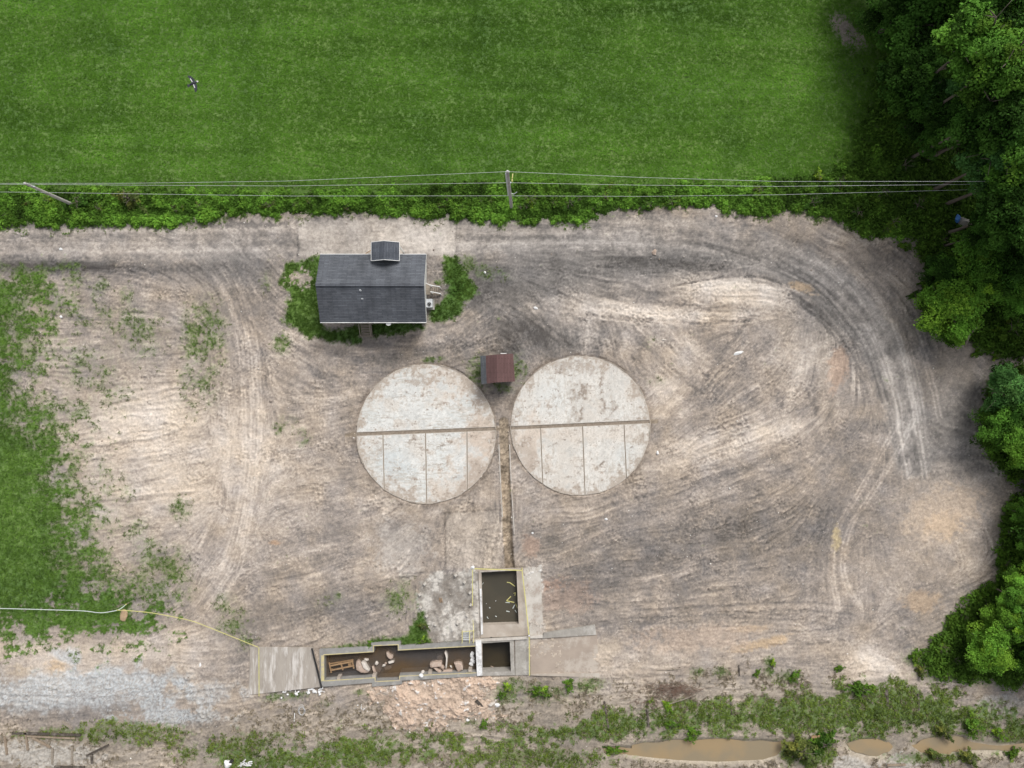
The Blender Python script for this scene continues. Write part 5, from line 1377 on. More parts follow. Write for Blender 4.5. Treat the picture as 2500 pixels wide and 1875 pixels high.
# caution tape and its posts
def ribbon(name, pts, m, label, w=.085, group='caution tape', z=.55, cat='tape'):
    b = MB(); P = []
    for i, p in enumerate(pts): P.append(W(p[0], p[1], p[2] if len(p) > 2 else z))
    for i, (p_, q_) in enumerate(zip(P[:-1], P[1:])): b.beam(p_, q_, w*.72, .012)
    return tag(b.build(name, m), label, cat, group)
def sag(p, q, z0, z1, dip, n=7):
    return [(p[0]+(q[0]-p[0])*i/n, p[1]+(q[1]-p[1])*i/n, z0+(z1-z0)*i/n-dip*4*(i/n)*(1-i/n)) for i in range(n+1)]
ribbon('caution_tape', sag(Z6(298,156), Z6(965,180), .9,.9,.1), M_YEL, 'yellow tape across the top end of the rectangular tank', .13)
ribbon('caution_tape', sag(Z6(965,180), (Z6(1010,560)), .9,.6,.05)+sag(Z6(1010,560), Z6(1060,1055), .6,.8,.05), M_YEL, 'yellow tape along the right side of the rectangular tank', .12)
ribbon('caution_tape', sag(Z6(1062,1060), Z6(1066,1600), .8,.5,.05), M_YEL, 'yellow tape across the right ramp by the square tank', .12)
ribbon('caution_tape', sag(Z6(298,156), Z6(296,660), .9,.4,.1), M_YEL, 'yellow tape down the left side of the rectangular tank', .10)
ribbon('caution_tape', sag(Z6(302,845), Z6(312,995), .3,.8,.05), M_YRAIL, 'short dull yellow tape above the steel stair', .06)
ribbon('caution_tape', [(*p,.6) for p in smooth_line([ZL(985,1415),ZL(1140,1424),ZL(1320,1445),ZL(1600,1502),ZL(1750,1556),ZL(1890,1612)],4)]+[(*ZL(1960,1640),.3),(630,1580,.5)], M_YEL, 'yellow tape slanting from the grass to the left ramp', .085)
ribbon('caution_tape', sag((632,1581), (632.5,1700), .5,.2,.0), M_YEL, 'yellow tape across the left concrete ramp', .10)
ribbon('white_tape', [(*p,.5) for p in smooth_line([(-300,1483),(-100,1485),(0,1485.5),ZL(440,1413),ZL(700,1422),ZL(830,1437),ZL(900,1433),ZL(1000,1412),ZL(1060,1370)],4)], M_LTAPE, 'pale bluish white tape across the grass at the left edge', .085)
for p, h_, m_, lab in ((Z6(298,140),.9,M_WPAINT,'white post with a rag at the top left corner of the rectangular tank'),(Z6(966,178),.9,M_YRAIL,'thin yellow post at the top right corner of the rectangular tank'),(Z6(1060,1062),.8,M_WPAINT,'short post where the two tapes cross by the ramp'),(ZL(1062,1368),.6,M_PLANK,'short wooden stake in the grass holding the two tapes')):
    q = W(*p, h_); po = thing('tape_post', (q.x,q.y,0), lab, 'post', 'posts holding the tape')
    b = MB(); b.tube([(q.x,q.y,0),(q.x,q.y,h_)], .04, 8); b.build('stake', m_, po)
    if m_ is M_WPAINT:
        b = MB(); b.rock((q.x,q.y,h_+.02), (.38 if h_>.85 else .2,.3 if h_>.85 else .2,.2), int(q.x*10)+300, sub=2); b.build('rag', M_WHITE, po)
    else:
        b = MB(); b.tube([(q.x,q.y,h_-.06),(q.x,q.y,h_+.01)], .055, 8); b.build('knot', M_YEL, po)
q = W(*ZL(1040,1455)); b = MB(); b.rock((q.x,q.y,.02), (.75,1.1,.22), 77, sub=3); tag(b.build('soil_mound', mat('tan_sand', (.40,.29,.18), (.32,.23,.15), 5, .95, .4)), 'small mound of tan soil in the grass under the tape', 'mound')

# ------------------------------------------------------------------ heap of pink rubble
hx = np.arange(W(790,0).x, W(1640/1*1,0).x if False else W(1265,0).x, .06); hy = np.arange(W(0,1805).y, W(0,1635).y, .06)
HX, HY = np.meshgrid(hx, hy)
PX_, PY_ = HX/.04+1250, 937.5-HY/.04
sdh = poly_sd(PX_, PY_, HEAP, 60)
n1 = norm(fbm(PX_/28, PY_/28, 201, 5, .6)); n2_ = norm(fbm(PX_/7, PY_/7, 211, 4, .6)); n3_ = norm(vnoise(PX_/3, PY_/3, 221))
ridge = 1-np.abs(fbm(PX_/16, PY_/16, 231, 4)*2-1)
sd2 = sdh+n1*5+n2_*3
hz_ = np.clip(sd2/38, 0, 1)**.7*(.30+.11*n1)+np.clip(sd2/10, 0, 1)*(.024*n2_+.010*n3_+.07*(ridge-.75))
inside = sd2 > -1
hz_ = np.where(inside, np.maximum(hz_, .02), -.25)
hc = np.stack([.46+0*n1, .36+0*n1, .285+0*n1], -1)*(1+.09*n1+.07*n2_+.05*n3_)[..., None]
dk = sstep(.2, .9, n1*.5-ridge*1.2+1.1+.3*n2_)[..., None]; hc = hc*(1-.25*dk)+np.array((.30,.20,.145))*.25*dk
wt = sstep(1.7, 2.3, n2_+.5*norm(fbm(PX_/20, PY_/20, 241, 3)))[..., None]; hc = hc*(1-wt)+np.array((.62,.60,.58))*wt
gi = np.arange(HX.size).reshape(HX.shape)
hq = np.stack([gi[:-1,:-1], gi[:-1,1:], gi[1:,1:], gi[1:,:-1]], -1)
keep = inside[:-1,:-1] | inside[1:,1:] | inside[1:,:-1] | inside[:-1,1:]
hq = hq[keep]; used = np.unique(hq); rm = np.zeros(HX.size, dtype=int); rm[used] = np.arange(len(used))
hv = np.stack([HX, HY, hz_], -1).reshape(-1, 3)[used]
oc_ = np.array([hv[:,0].mean(), hv[:,1].mean(), 0])
M_HEAP = attr_mat('pink_rubble', .95, [(4, .88, 1.12), (14, .85, 1.15)], bump=.7)
tag(np_mesh('rubble_heap', hv-oc_, rm[hq].ravel(), 4, M_HEAP, hc.reshape(-1, 3)[used], smooth=True, loc=tuple(oc_)), 'large heap of crumbled pink concrete below the long basin', 'rubble heap')
hsd = lambda x, y: float(poly_sd(np.array([[x]]), np.array([[y]]), HEAP, 60)[0, 0])
cnt = 0
while cnt < 40:
    px_, py_ = rnd.uniform(900, 1250), rnd.uniform(1650, 1790)
    d_ = hsd(px_, py_)
    if d_ < -9: continue
    s_ = .12*math.exp(rnd.gauss(0, .5)); q = W(px_, py_)
    b = MB(); b.rock((q.x, q.y, max(0, min(.32, d_/38*.32))+s_*.25), (s_*1.3, s_, s_*.8), cnt+400, rz=rnd.uniform(0,3), sub=1)
    w_ = rnd.random() < .18
    tag(b.build('rubble_chunk', M_ROCKW if w_ else M_ROCK), ('pale' if w_ else 'pink')+' chunk of concrete lying on the rubble heap', 'rubble', 'pale chunks on the heap' if w_ else 'pink chunks on the heap'); cnt += 1
b = MB(); b.beam(W(*Z5(2025,905), .4), W(*Z5(2110,1000), .15), .3, .12); tag(b.build('dark_plank', M_TIE), 'dark flat plank sticking out of the right end of the heap', 'plank')
slabrock('broken_slab', [(2170,965),(2205,940),(2260,925),(2250,945),(2200,985)], 0, .3, 'pale slab piece at the right tip of the heap', M_ROCKW)

# ------------------------------------------------------------------ litter
def bag(name, px, py, d, m, label, cat='litter', seed=1, group=None, rz=0, z=0):
    q = W(px, py); b = MB(); b.rock((q.x, q.y, z+d[2]*.35), d, seed, rz=rz, sub=2, rough=.5)
    return tag(b.build(name, m), label, cat, group)
bag('plastic_bag', 1802, 862, (1.0,.28,.15), M_WHITE, 'long white plastic bag on the dark soil right of centre', seed=3, rz=.28)
bag('white_block', 1605, 1106, (.26,.38,.25), M_WPAINT, 'white block lying right of the right round pad', 'block', seed=4, rz=-.3)
bag('white_rag', 1308, 752, (.38,.26,.12), M_WHITE, 'white rag on the soil below the road, right of the house', seed=5, rz=-.2)
bag('white_bucket', 1184, 665, (.22,.24,.2), M_WPAINT, 'small white bucket on the sandy patch right of the house', 'bucket', seed=6)
bag('stone', 1620, 830, (.45,.2,.15), M_ROCKW, 'flat pale stone at the top of the pale scraped stripe', 'stone', seed=7)
bag('stone', 1597, 616, (.5,.5,.22), M_ROCK, 'largest pale stone beside the dirt road', 'stone', seed=8)
bag('plastic_scrap', 1300, 1301, (.2,.2,.1), M_WHITE, 'white scrap on the soil right of the trench', seed=9)
bag('plastic_scrap', 1480, 1267, (.3,.22,.1), M_WHITE, 'crumpled pale scrap below the right round pad', seed=10)
bag('plastic_scrap', 149, 773, (.25,.32,.1), M_WHITE, 'white scrap in the thin grass at left', seed=11)
bag('plastic_scrap', 148, 608, (.4,.25,.1), M_WHITE, 'white scrap on the left part of the dirt road', seed=12)
bag('plastic_scrap', 489, 1624, (.2,.5,.1), M_WHITE, 'white scrap on the soil left of the left ramp', seed=13)
bag('plastic_scrap', 1748, 528, (.25,.2,.1), M_WHITE, 'white scrap at the edge of the weeds above the road', seed=14)
bag('plastic_scrap', 1143, 1758, (.32,.3,.14), M_WHITE, 'white scrap below the rubble heap', seed=15)
bag('plastic_scrap', 1213, 1721, (.5,.35,.2), M_WHITE, 'white scrap at the right tip of the heap', seed=16)
bag('plastic_bag', 557, 1863, (.75,.7,.4), M_WHITE, 'crumpled white bag at the bottom edge', seed=17)
bag('dark_scrap', 565, 1858, (.5,.25,.35), M_DARK, 'black scrap beside the crumpled bag at the bottom edge', seed=18, rz=.6)
for i in range(16):
    a_ = rnd.uniform(0, 6.28); r_ = rnd.uniform(0, 16)
    b = MB(); c_ = W(602+r_*math.cos(a_)*1.0, 1866+r_*math.sin(a_)*.8); l_ = rnd.uniform(.2,.5); an = rnd.uniform(0,3.14)
    b.beam((c_.x-l_/2*math.cos(an), c_.y-l_/2*math.sin(an), .08), (c_.x+l_/2*math.cos(an), c_.y+l_/2*math.sin(an), rnd.uniform(.1,.35)), .11, .05)
    tag(b.build('white_offcut', M_WHITE), 'white offcut in the scattered pile at the bottom edge', 'litter', 'white offcuts at the bottom edge')
for i in range(34):
    zx = 300+250*rnd.random()**.8; zy = 800+rnd.gauss(0, 12)-.05*(zx-300)
    b = MB(); q = W(*Z2(zx, zy)); s_ = rnd.uniform(.1,.30); b.rock((q.x,q.y,.06), (s_*1.4,s_,.12), 500+i, rz=rnd.uniform(0,3), sub=1)
    tag(b.build('white_scrap', M_WHITE), 'white scrap among the litter along the lower edge of the left ramp', 'litter', 'white litter by the left ramp')
for i in range(14):
    b = MB(); q = W(*Z2(rnd.gauss(760,22), rnd.gauss(890,16))); s_ = rnd.uniform(.07,.14); b.rock((q.x,q.y,.03), (s_,s_,s_*.6), 560+i, sub=1)
    tag(b.build('white_pebble', M_WHITE), 'white pebble scattered on the dry grass left of the heap', 'stone', 'white pebbles left of the heap')
# wire coil with a rod
b = MB(); q = W(*Z2(415,900))
for k, (rx_, ry_) in enumerate(((.30,.50),(.24,.42),(.34,.36))):
    b.tube([(q.x+rx_*math.cos(a_)+.03*k, q.y+ry_*math.sin(a_)-.05*k, .06+.03*k+.03*math.sin(3*a_)) for a_ in np.linspace(0, 6.28, 24)], .016, 5)
tag(b.build('wire_coil', M_METAL), 'loose coil of pale wire below the left ramp', 'wire coil')
b = MB(); b.beam(W(*Z2(375,920), .05), W(*Z2(372,972), .05), .06, .05); tag(b.build('white_rod', M_WPAINT), 'short white rod beside the wire coil', 'rod')

# timbers, ties, branches
for zf, a_, c_, w_, m_, nm, lab in ((Z4,(35,1080),(55,1238),.26,M_PLANK,'timber','leftmost upright timber in the bottom left corner'),(Z4,(196,1060),(216,1205),.24,M_PLANK,'timber','timber crossing the dark rails at bottom left'),(Z4,(246,1106),(392,1186),.24,M_PLANK,'timber','slanting timber with a pink end at bottom left'),
    (Z4,(95,1072),(625,1088),.30,M_TIE,'rail_timber','upper long dark timber at bottom left'),(Z4,(205,1096),(580,1114),.22,M_PLANK,'rail_timber','lower long brown timber at bottom left'),(Z4,(665,1248),(838,1163),.20,M_TIE,'timber','dark slanting timber on grey gravel at bottom left'),(Z4,(480,985),(556,1040),.22,M_WOOD,'timber','pale short plank above the dark timbers'),
    (Z4,(420,1335),(655,1338),.30,M_TIE,'timber','dark level timber cut by the bottom edge'),(Z4,(708,1238),(710,1306),.26,M_TIE,'timber','short dark timber under the slanting one')):
    b = MB(); b.beam(W(*zf(*a_), .08), W(*zf(*c_), .08), w_*.72, .16); tag(b.build(nm, m_), lab, 'timber', 'timbers at the bottom left')
for zf, a_, c_, w_, lab in ((Z4,(405,1190),(404,1312),.16,'half buried grey tie in the bottom left gravel, left one'),(Z4,(558,1180),(556,1310),.18,'half buried grey tie in the bottom left gravel, right one'),(ZB,(152,425),(172,558),.16,'dark tie in the dry grass below the right ramp'),(ZB,(360,420),(368,548),.18,'dark tie left of the cut sapling'),(ZB,(770,415),(778,490),.18,'dark tie right of the cut sapling'),
    (ZB,(1535,365),(1540,450),.3,'thick black tie beside the green bush at bottom right'),(ZB,(1408,382),(1468,435),.22,'black slanting tie under the green bush'),(ZB,(1692,390),(1694,470),.18,'dark tie furthest right in the weeds'),(ZB,(812,250),(814,300),.14,'dark tie under the tall weeds by the track'),(Z2,(2152,850),(2178,1000),.16,'dark tie right of the heap in the dry grass')):
    b = MB(); b.beam(W(*zf(*a_), .03), W(*zf(*c_), .0), w_, .16); tag(b.build('railway_tie', M_WOOD if 'grey' in lab else M_TIE), lab, 'railway tie', 'old railway ties')
b = MB(); b.beam(W(*ZB(1168,602), .3), W(*ZB(1270,594), .3), .24, .08); tag(b.build('plank', M_LUMBER), 'tan plank lying above the bush between the ponds', 'plank')
b = MB(); b.beam(W(*ZB(1540,740), .2), W(*ZB(1630,738), .2), .2, .08); tag(b.build('plank', M_PLANK), 'brown plank at the bottom edge among white gravel', 'plank')
b = MB(); b.tube([W(*ZB(1270,590),.1), W(*ZB(1308,600),.12)], .05, 6); tag(b.build('log', M_WOOD), 'pale short log end at the plank between the ponds', 'log')
b = MB(); b.tube([W(*Z2(120+1790,0),0) if False else W(*ZB(410,275),.08), W(*ZB(520,268),.08)], .05, 6); tag(b.build('log', M_WOOD), 'pale branch along the edge of the track below the right ramp', 'log')

# brush pile of dead red brown twigs
bp = thing('brush_pile', (*W(*ZB(500,360))[:2], 0), 'pile of dead reddish brown branches below the track', 'brush pile')
M_TWIG = mat('dead_twigs', (.16,.095,.07), (.24,.19,.15), 3, .95)
b = MB()
for i in range(260):
    q = W(*ZB(rnd.gauss(500,55), rnd.gauss(365,16))); a_ = rnd.gauss(.1,.6); l_ = rnd.uniform(.3,1.1)
    z_ = rnd.uniform(.03,.35)
    b.beam((q.x-l_/2*math.cos(a_), q.y-l_/2*math.sin(a_), z_), (q.x+l_/2*math.cos(a_), q.y+l_/2*math.sin(a_), z_+rnd.uniform(-.1,.2)), .022, .022)
b.build('branches', M_TWIG, bp)
b = MB()
for i in range(90):
    q = W(*ZB(rnd.gauss(330,60), rnd.gauss(400,30))); a_ = rnd.gauss(.5,.9); l_ = rnd.uniform(.2,.8)
    b.beam((q.x-l_/2*math.cos(a_), q.y-l_/2*math.sin(a_), .04), (q.x+l_/2*math.cos(a_), q.y+l_/2*math.sin(a_), .1+rnd.random()*.15), .02, .02)
tag(b.build('twig_litter', M_TWIG), 'thin layer of dead twigs left of the brush pile', 'twigs', kind='stuff')

# ------------------------------------------------------------------ trees and shrubs
def leaf_mesh(name, P, N, size, colr, aspect=.55, jitter=.5):
    n = len(P)
    N = N+rng.normal(0, jitter, (n, 3)); N /= np.linalg.norm(N, axis=1, keepdims=True)
    t1 = np.cross(N, rng.normal(0, 1, (n, 3))); t1 /= np.linalg.norm(t1, axis=1, keepdims=True)
    t2 = np.cross(N, t1)
    s = size*rng.uniform(.6, 1.5, n)[:, None]
    V = np.stack([P-t1*s, P+t2*s*aspect-t1*s*.15, P+t1*s, P-t2*s*aspect-t1*s*.15], 1).reshape(-1, 3)
    me = bpy.data.meshes.new(name)
    me.vertices.add(n*4); me.vertices.foreach_set('co', V.astype(np.float32).ravel())
    me.loops.add(n*4); me.loops.foreach_set('vertex_index', np.arange(n*4, dtype=np.int32))
    me.polygons.add(n); me.polygons.foreach_set('loop_start', np.arange(0, n*4, 4, dtype=np.int32))
    at = me.color_attributes.new('Col', 'FLOAT_COLOR', 'POINT')
    c4 = np.ones((n*4, 4), dtype=np.float32); c4[:, :3] = np.repeat(colr, 4, 0)
    at.data.foreach_set('color', c4.ravel())
    me.update(calc_edges=True); me.materials.append(M_LEAF)
    return me

def crown_mesh(name, seed, base, nclump, per, rad=3.5, flat=.8, leaf=.17, clump=(.55,1.15), var=.28, yel=.25):
    g = np.random.default_rng(seed)
    Ps, Ns, Cs = [], [], []
    lob = g.uniform(.72, 1.12, 9) if rad > 2 else g.uniform(.35, 1.3, 9)
    for i in range(nclump):
        a = g.uniform(0, 2*np.pi); u = g.uniform(-.35, 1.0)
        rr = rad*np.interp(a, np.linspace(0, 2*np.pi, 9), np.r_[lob[:8], lob[0]])*g.uniform(.45, 1.02)
        ce = np.array([rr*np.cos(a)*np.sqrt(max(0, 1-u*u)), rr*np.sin(a)*np.sqrt(max(0, 1-u*u)), rad*flat*u*g.uniform(.55, 1.15)])
        cr = g.uniform(*clump)*g.choice([.7, 1, 1.15])
        d = g.normal(0, 1, (per, 3)); d /= np.linalg.norm(d, axis=1, keepdims=True)
        d[:, 2] = np.abs(d[:, 2])*.9-.15
        rad_l = cr*(1.0+.35*np.sin(3*np.arctan2(d[:,1], d[:,0])+a*5)+.2*g.normal(size=per))[:, None].clip(.3, 1.7)
        P = ce+d*rad_l*np.array([1, 1, .75])
        if rad < 2: P[::4, :2] += g.normal(0, .22, (len(P[::4]), 2))
        Ps.append(P); Ns.append(d*.5+np.array([0, 0, .8]))
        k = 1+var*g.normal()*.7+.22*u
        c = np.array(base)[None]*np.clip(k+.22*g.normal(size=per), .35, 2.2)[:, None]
        yy = np.clip(yel*g.normal(.2, .5), 0, .6)
        c[:, 0] *= 1+yy*1.1; c[:, 1] *= 1+yy*.45
        Cs.append(c)
    return leaf_mesh(name, np.concatenate(Ps), np.concatenate(Ns), leaf, np.concatenate(Cs))

def trunk_mesh(name, seed, h, r0, rad, nl=7):
    r_ = random.Random(seed)
    b = MB()
    pts = [Vector((0,0,-.2))]
    for i in range(1, 7):
        t_ = i/6; pts.append(Vector((r_.gauss(0,.08)*i*.5, r_.gauss(0,.08)*i*.5, h*t_)))
    b.tube(pts, [r0*(1.25 if i == 0 else 1-.85*i/6) for i in range(7)], 8)
    for k in range(nl):
        z_ = h*r_.uniform(.45,.9); a_ = 6.28*k/nl+r_.uniform(-.3,.3)
        i = min(5, int(z_/h*6)); p = pts[i]+(pts[i+1]-pts[i])*(z_/h*6-i)
        L_ = rad*r_.uniform(.55,.9)
        e = p+Vector((math.cos(a_)*L_, math.sin(a_)*L_, L_*.55)); m_ = (p+e)/2+Vector((0,0,.15*L_))
        b.tube([p, m_, e], [r0*.42, r0*.25, r0*.08], 6)
        for _ in range(2):
            f_ = m_+Vector((r_.gauss(0,.4)*L_, r_.gauss(0,.4)*L_, .3*L_)); b.tube([m_, f_], [r0*.2, r0*.06], 5)
    me = bpy.data.meshes.new(name); me.from_pydata([tuple(v) for v in b.v], [], b.f)
    me.materials.append(M_BARK); me.polygons.foreach_set('use_smooth', [True]*len(me.polygons)); me.update()
    return me
M_BARK = mat('bark', (.17,.14,.115), (.10,.083,.07), 4, .95, .5, stretch=(1,1,.3))
KINDS = {
 'dark':   [crown_mesh('crown', 900+i, (.042,.108,.016), 52, 430, var=.5, yel=.15, leaf=.125) for i in range(3)],  # dark leaves, their colour partly standing in for shade in the top right woods
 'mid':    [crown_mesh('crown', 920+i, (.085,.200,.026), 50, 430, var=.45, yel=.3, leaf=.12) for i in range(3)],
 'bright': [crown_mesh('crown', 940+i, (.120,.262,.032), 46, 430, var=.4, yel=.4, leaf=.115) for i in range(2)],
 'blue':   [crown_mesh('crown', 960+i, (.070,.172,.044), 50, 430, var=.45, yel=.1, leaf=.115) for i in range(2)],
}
TRUNKS = {k: trunk_mesh('trunk', i, 7.2, .2, 3.2) for i, k in enumerate(KINDS)}
def sprig_mesh(name, seed, base, nst=44, per=46, leaf=.085, var=.35, yel=.3, low=10):
    g = np.random.default_rng(seed)
    Ps, Ns, Cs = [], [], []
    for i in range(nst):
        az = g.uniform(0, 2*np.pi); el = np.radians(g.uniform(low, 85)); L = g.uniform(.35, 1.25)*(.75+.35*np.sin(2*az+seed))
        d = np.array([np.cos(az)*np.cos(el), np.sin(az)*np.cos(el), np.sin(el)*.8])
        tt = g.uniform(.25, 1, per)[:, None]
        bend = np.array([g.normal(0, .15), g.normal(0, .15), -.12])
        P = d*L*tt+bend*tt**2+g.normal(0, .085, (per, 3))*(1.2-.5*tt)+np.array([0, 0, -.42])
        P[:, 2] = np.maximum(P[:, 2], -.44)
        Ps.append(P); Ns.append(np.tile([0, 0, .9], (per, 1))+d*.5)
        k = 1+var*g.normal()*.8
        c = np.array(base)[None]*np.clip(k+.22*g.normal(size=per), .35, 2.2)[:, None]
        yy = np.clip(yel*g.normal(.2, .6), 0, .7)
        c[:, 0] *= 1+yy*1.2; c[:, 1] *= 1+yy*.45
        Cs.append(c)
    return leaf_mesh(name, np.concatenate(Ps), np.concatenate(Ns), leaf, np.concatenate(Cs))
SHRUBS = {
 'dark':   [sprig_mesh('foliage', 980+i, (.050,.115,.017)) for i in range(2)],
 'mid':    [sprig_mesh('foliage', 985+i, (.095,.195,.026), yel=.4) for i in range(3)],
 'lime':   [sprig_mesh('foliage', 990+i, (.155,.285,.032), 34, yel=.5, low=30) for i in range(2)],
 'olive':  [sprig_mesh('foliage', 995+i, (.100,.140,.038), yel=.4) for i in range(2)],
}
STEM = trunk_mesh('stem', 44, .9, .05, .7, 5)
def child(name, me, parent, loc=(0,0,0), sc=(1,1,1), rz=0):
    o = bpy.data.objects.new(name, me); COL.objects.link(o); o.parent = parent
    o.location = loc; o.scale = sc; o.rotation_euler = (0,0,rz); return o
ti = 0
def tree(px, py, rpx, kind, zc, label, group='trees at the edge of the woods', name='broadleaf_tree'):
    """px,py: where the crown's middle shows; zc: height of the crown's middle"""
    global ti
    ti += 1
    if py > 620: zc = zc*.33+.7
    elif px < 2330: zc = zc*.36+.8
    q = W(px, py, zc)
    rad = rpx*.04*(H-zc)/H
    root = thing(name, (q.x, q.y, 0), label, 'tree', group)
    s_ = rad/3.3
    ms = KINDS[kind]
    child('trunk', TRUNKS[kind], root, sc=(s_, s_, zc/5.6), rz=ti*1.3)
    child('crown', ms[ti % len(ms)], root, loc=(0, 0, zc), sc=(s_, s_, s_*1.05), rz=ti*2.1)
    return root
T = 1.13
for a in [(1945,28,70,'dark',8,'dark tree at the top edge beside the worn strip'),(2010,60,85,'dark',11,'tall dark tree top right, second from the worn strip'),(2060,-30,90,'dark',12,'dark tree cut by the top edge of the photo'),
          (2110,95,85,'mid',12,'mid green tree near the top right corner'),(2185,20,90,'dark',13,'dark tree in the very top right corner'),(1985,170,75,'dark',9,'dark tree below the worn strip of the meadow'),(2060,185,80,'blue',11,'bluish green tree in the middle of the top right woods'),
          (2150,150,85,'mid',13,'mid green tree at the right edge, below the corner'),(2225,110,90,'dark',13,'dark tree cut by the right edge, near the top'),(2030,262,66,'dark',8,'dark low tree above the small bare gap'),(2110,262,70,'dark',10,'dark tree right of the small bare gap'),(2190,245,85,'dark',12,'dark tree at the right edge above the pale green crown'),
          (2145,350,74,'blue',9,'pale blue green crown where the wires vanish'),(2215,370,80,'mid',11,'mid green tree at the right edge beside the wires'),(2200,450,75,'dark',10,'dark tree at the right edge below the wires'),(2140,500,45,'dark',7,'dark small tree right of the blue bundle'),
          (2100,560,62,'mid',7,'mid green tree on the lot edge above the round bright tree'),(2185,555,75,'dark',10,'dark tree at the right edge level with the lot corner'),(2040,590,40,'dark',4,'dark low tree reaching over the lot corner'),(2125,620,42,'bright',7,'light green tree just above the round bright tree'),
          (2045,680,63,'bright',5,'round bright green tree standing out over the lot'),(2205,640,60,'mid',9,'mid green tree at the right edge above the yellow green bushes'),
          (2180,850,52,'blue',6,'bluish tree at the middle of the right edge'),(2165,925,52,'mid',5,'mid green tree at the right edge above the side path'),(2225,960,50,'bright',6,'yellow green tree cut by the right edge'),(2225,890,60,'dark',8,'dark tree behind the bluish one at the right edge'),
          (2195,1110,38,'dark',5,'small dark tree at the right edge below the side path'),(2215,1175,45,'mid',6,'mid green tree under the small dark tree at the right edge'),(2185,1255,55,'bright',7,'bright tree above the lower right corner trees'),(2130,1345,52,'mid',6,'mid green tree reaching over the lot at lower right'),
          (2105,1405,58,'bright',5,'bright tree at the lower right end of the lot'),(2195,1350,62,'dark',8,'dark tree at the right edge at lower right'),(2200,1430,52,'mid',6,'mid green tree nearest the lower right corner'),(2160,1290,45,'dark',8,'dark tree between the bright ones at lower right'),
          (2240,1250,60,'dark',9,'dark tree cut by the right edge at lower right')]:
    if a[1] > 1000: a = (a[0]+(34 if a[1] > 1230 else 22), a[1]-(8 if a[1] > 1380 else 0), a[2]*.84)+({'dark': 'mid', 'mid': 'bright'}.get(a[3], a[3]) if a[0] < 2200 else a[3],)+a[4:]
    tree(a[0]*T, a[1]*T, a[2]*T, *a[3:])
# trees just beyond the frame keep the wood going
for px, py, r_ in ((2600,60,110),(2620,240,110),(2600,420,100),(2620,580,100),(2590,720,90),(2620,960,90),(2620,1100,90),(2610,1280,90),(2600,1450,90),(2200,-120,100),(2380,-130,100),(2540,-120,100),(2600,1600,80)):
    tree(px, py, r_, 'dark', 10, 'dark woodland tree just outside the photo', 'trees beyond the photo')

si = 0
def shrub(px, py, rpx, kind, label, group=None, zs=1.0, name='shrub'):
    global si
    si += 1
    rad = rpx*.04
    zc = rad*.45*zs
    q = W(px, py, zc)
    root = thing(name, (q.x, q.y, float(s_h(np.array([q.x]), np.array([q.y]))[0])), label, 'shrub', group)
    ms = SHRUBS[kind]
    ex, ey = rnd.uniform(.75, 1.35), rnd.uniform(.7, 1.1)
    child('stem', STEM, root, sc=(rad, rad, rad*zs), rz=si)
    child('foliage', ms[si % len(ms)], root, loc=(0,0,zc), sc=(rad*ex, rad*ey, rad*zs*.75), rz=rnd.uniform(-.5, .5)+(3.14 if si % 2 else 0))
HG = 'shrubs in the strip under the power lines'
for a in [(190,495,34,'dark','dark shrub hiding the foot of the leaning left pole'),(318,485,42,'olive','tall olive shrub right of the leaning pole, crossing the lowest wire'),(245,508,22,'mid','mid green shrub between dark and olive shrubs at left'),(120,487,20,'lime','yellow green shrub just left of the leaning pole foot'),
          (1538,470,13,'lime','lime sapling under the wires, left one of the close pair'),(1581,478,11,'lime','lime sapling under the wires, right one of the close pair'),(1724,462,17,'lime','lime sapling further right under the middle wire'),(1490,455,13,'mid','green sapling on the middle wire left of the lime pair'),
          (1480,482,22,'mid','bushy green shrub below the lime pair on the left'),(1640,495,26,'mid','bushy green shrub where the weeds meet the bare bank'),(1585,500,22,'dark','dark shrub on the bank below the lime pair'),(1850,462,28,'mid','wide green shrub on the right between the wires'),(1390,498,26,'dark','dark shrub between the middle pole and the bank'),(1300,490,26,'mid','green shrub just right of the middle pole foot'),
          (1985,495,30,'dark','dark shrub above the right bend of the road'),(2050,450,34,'mid','wide shrub at the meadow corner under the wires'),(2000,430,22,'lime','light shrub at the meadow corner above the wires'),(2090,520,32,'dark','dark shrub over the road bend beside the woods'),(2150,470,34,'mid','shrub in the middle of the scrub below the wires'),(2180,545,30,'mid','shrub at the lot corner below the scrub'),(2210,405,34,'dark','dark shrub in the scrub above the wires'),(2240,500,36,'dark','dark shrub left of the blue bundle')]:
    shrub(*a, group=HG)
for i in range(46):
    px = rnd.uniform(-60, 1480); py = 503+rnd.gauss(0, 11)-(8 if px > 1000 else 0)
    shrub(px, py, rnd.uniform(9, 18), rnd.choice(['mid','mid','dark','olive']), 'low leafy shrub in the row between meadow and dirt road', 'low shrubs along the road')
BG_ = 'shrubs around the pits and ditch'
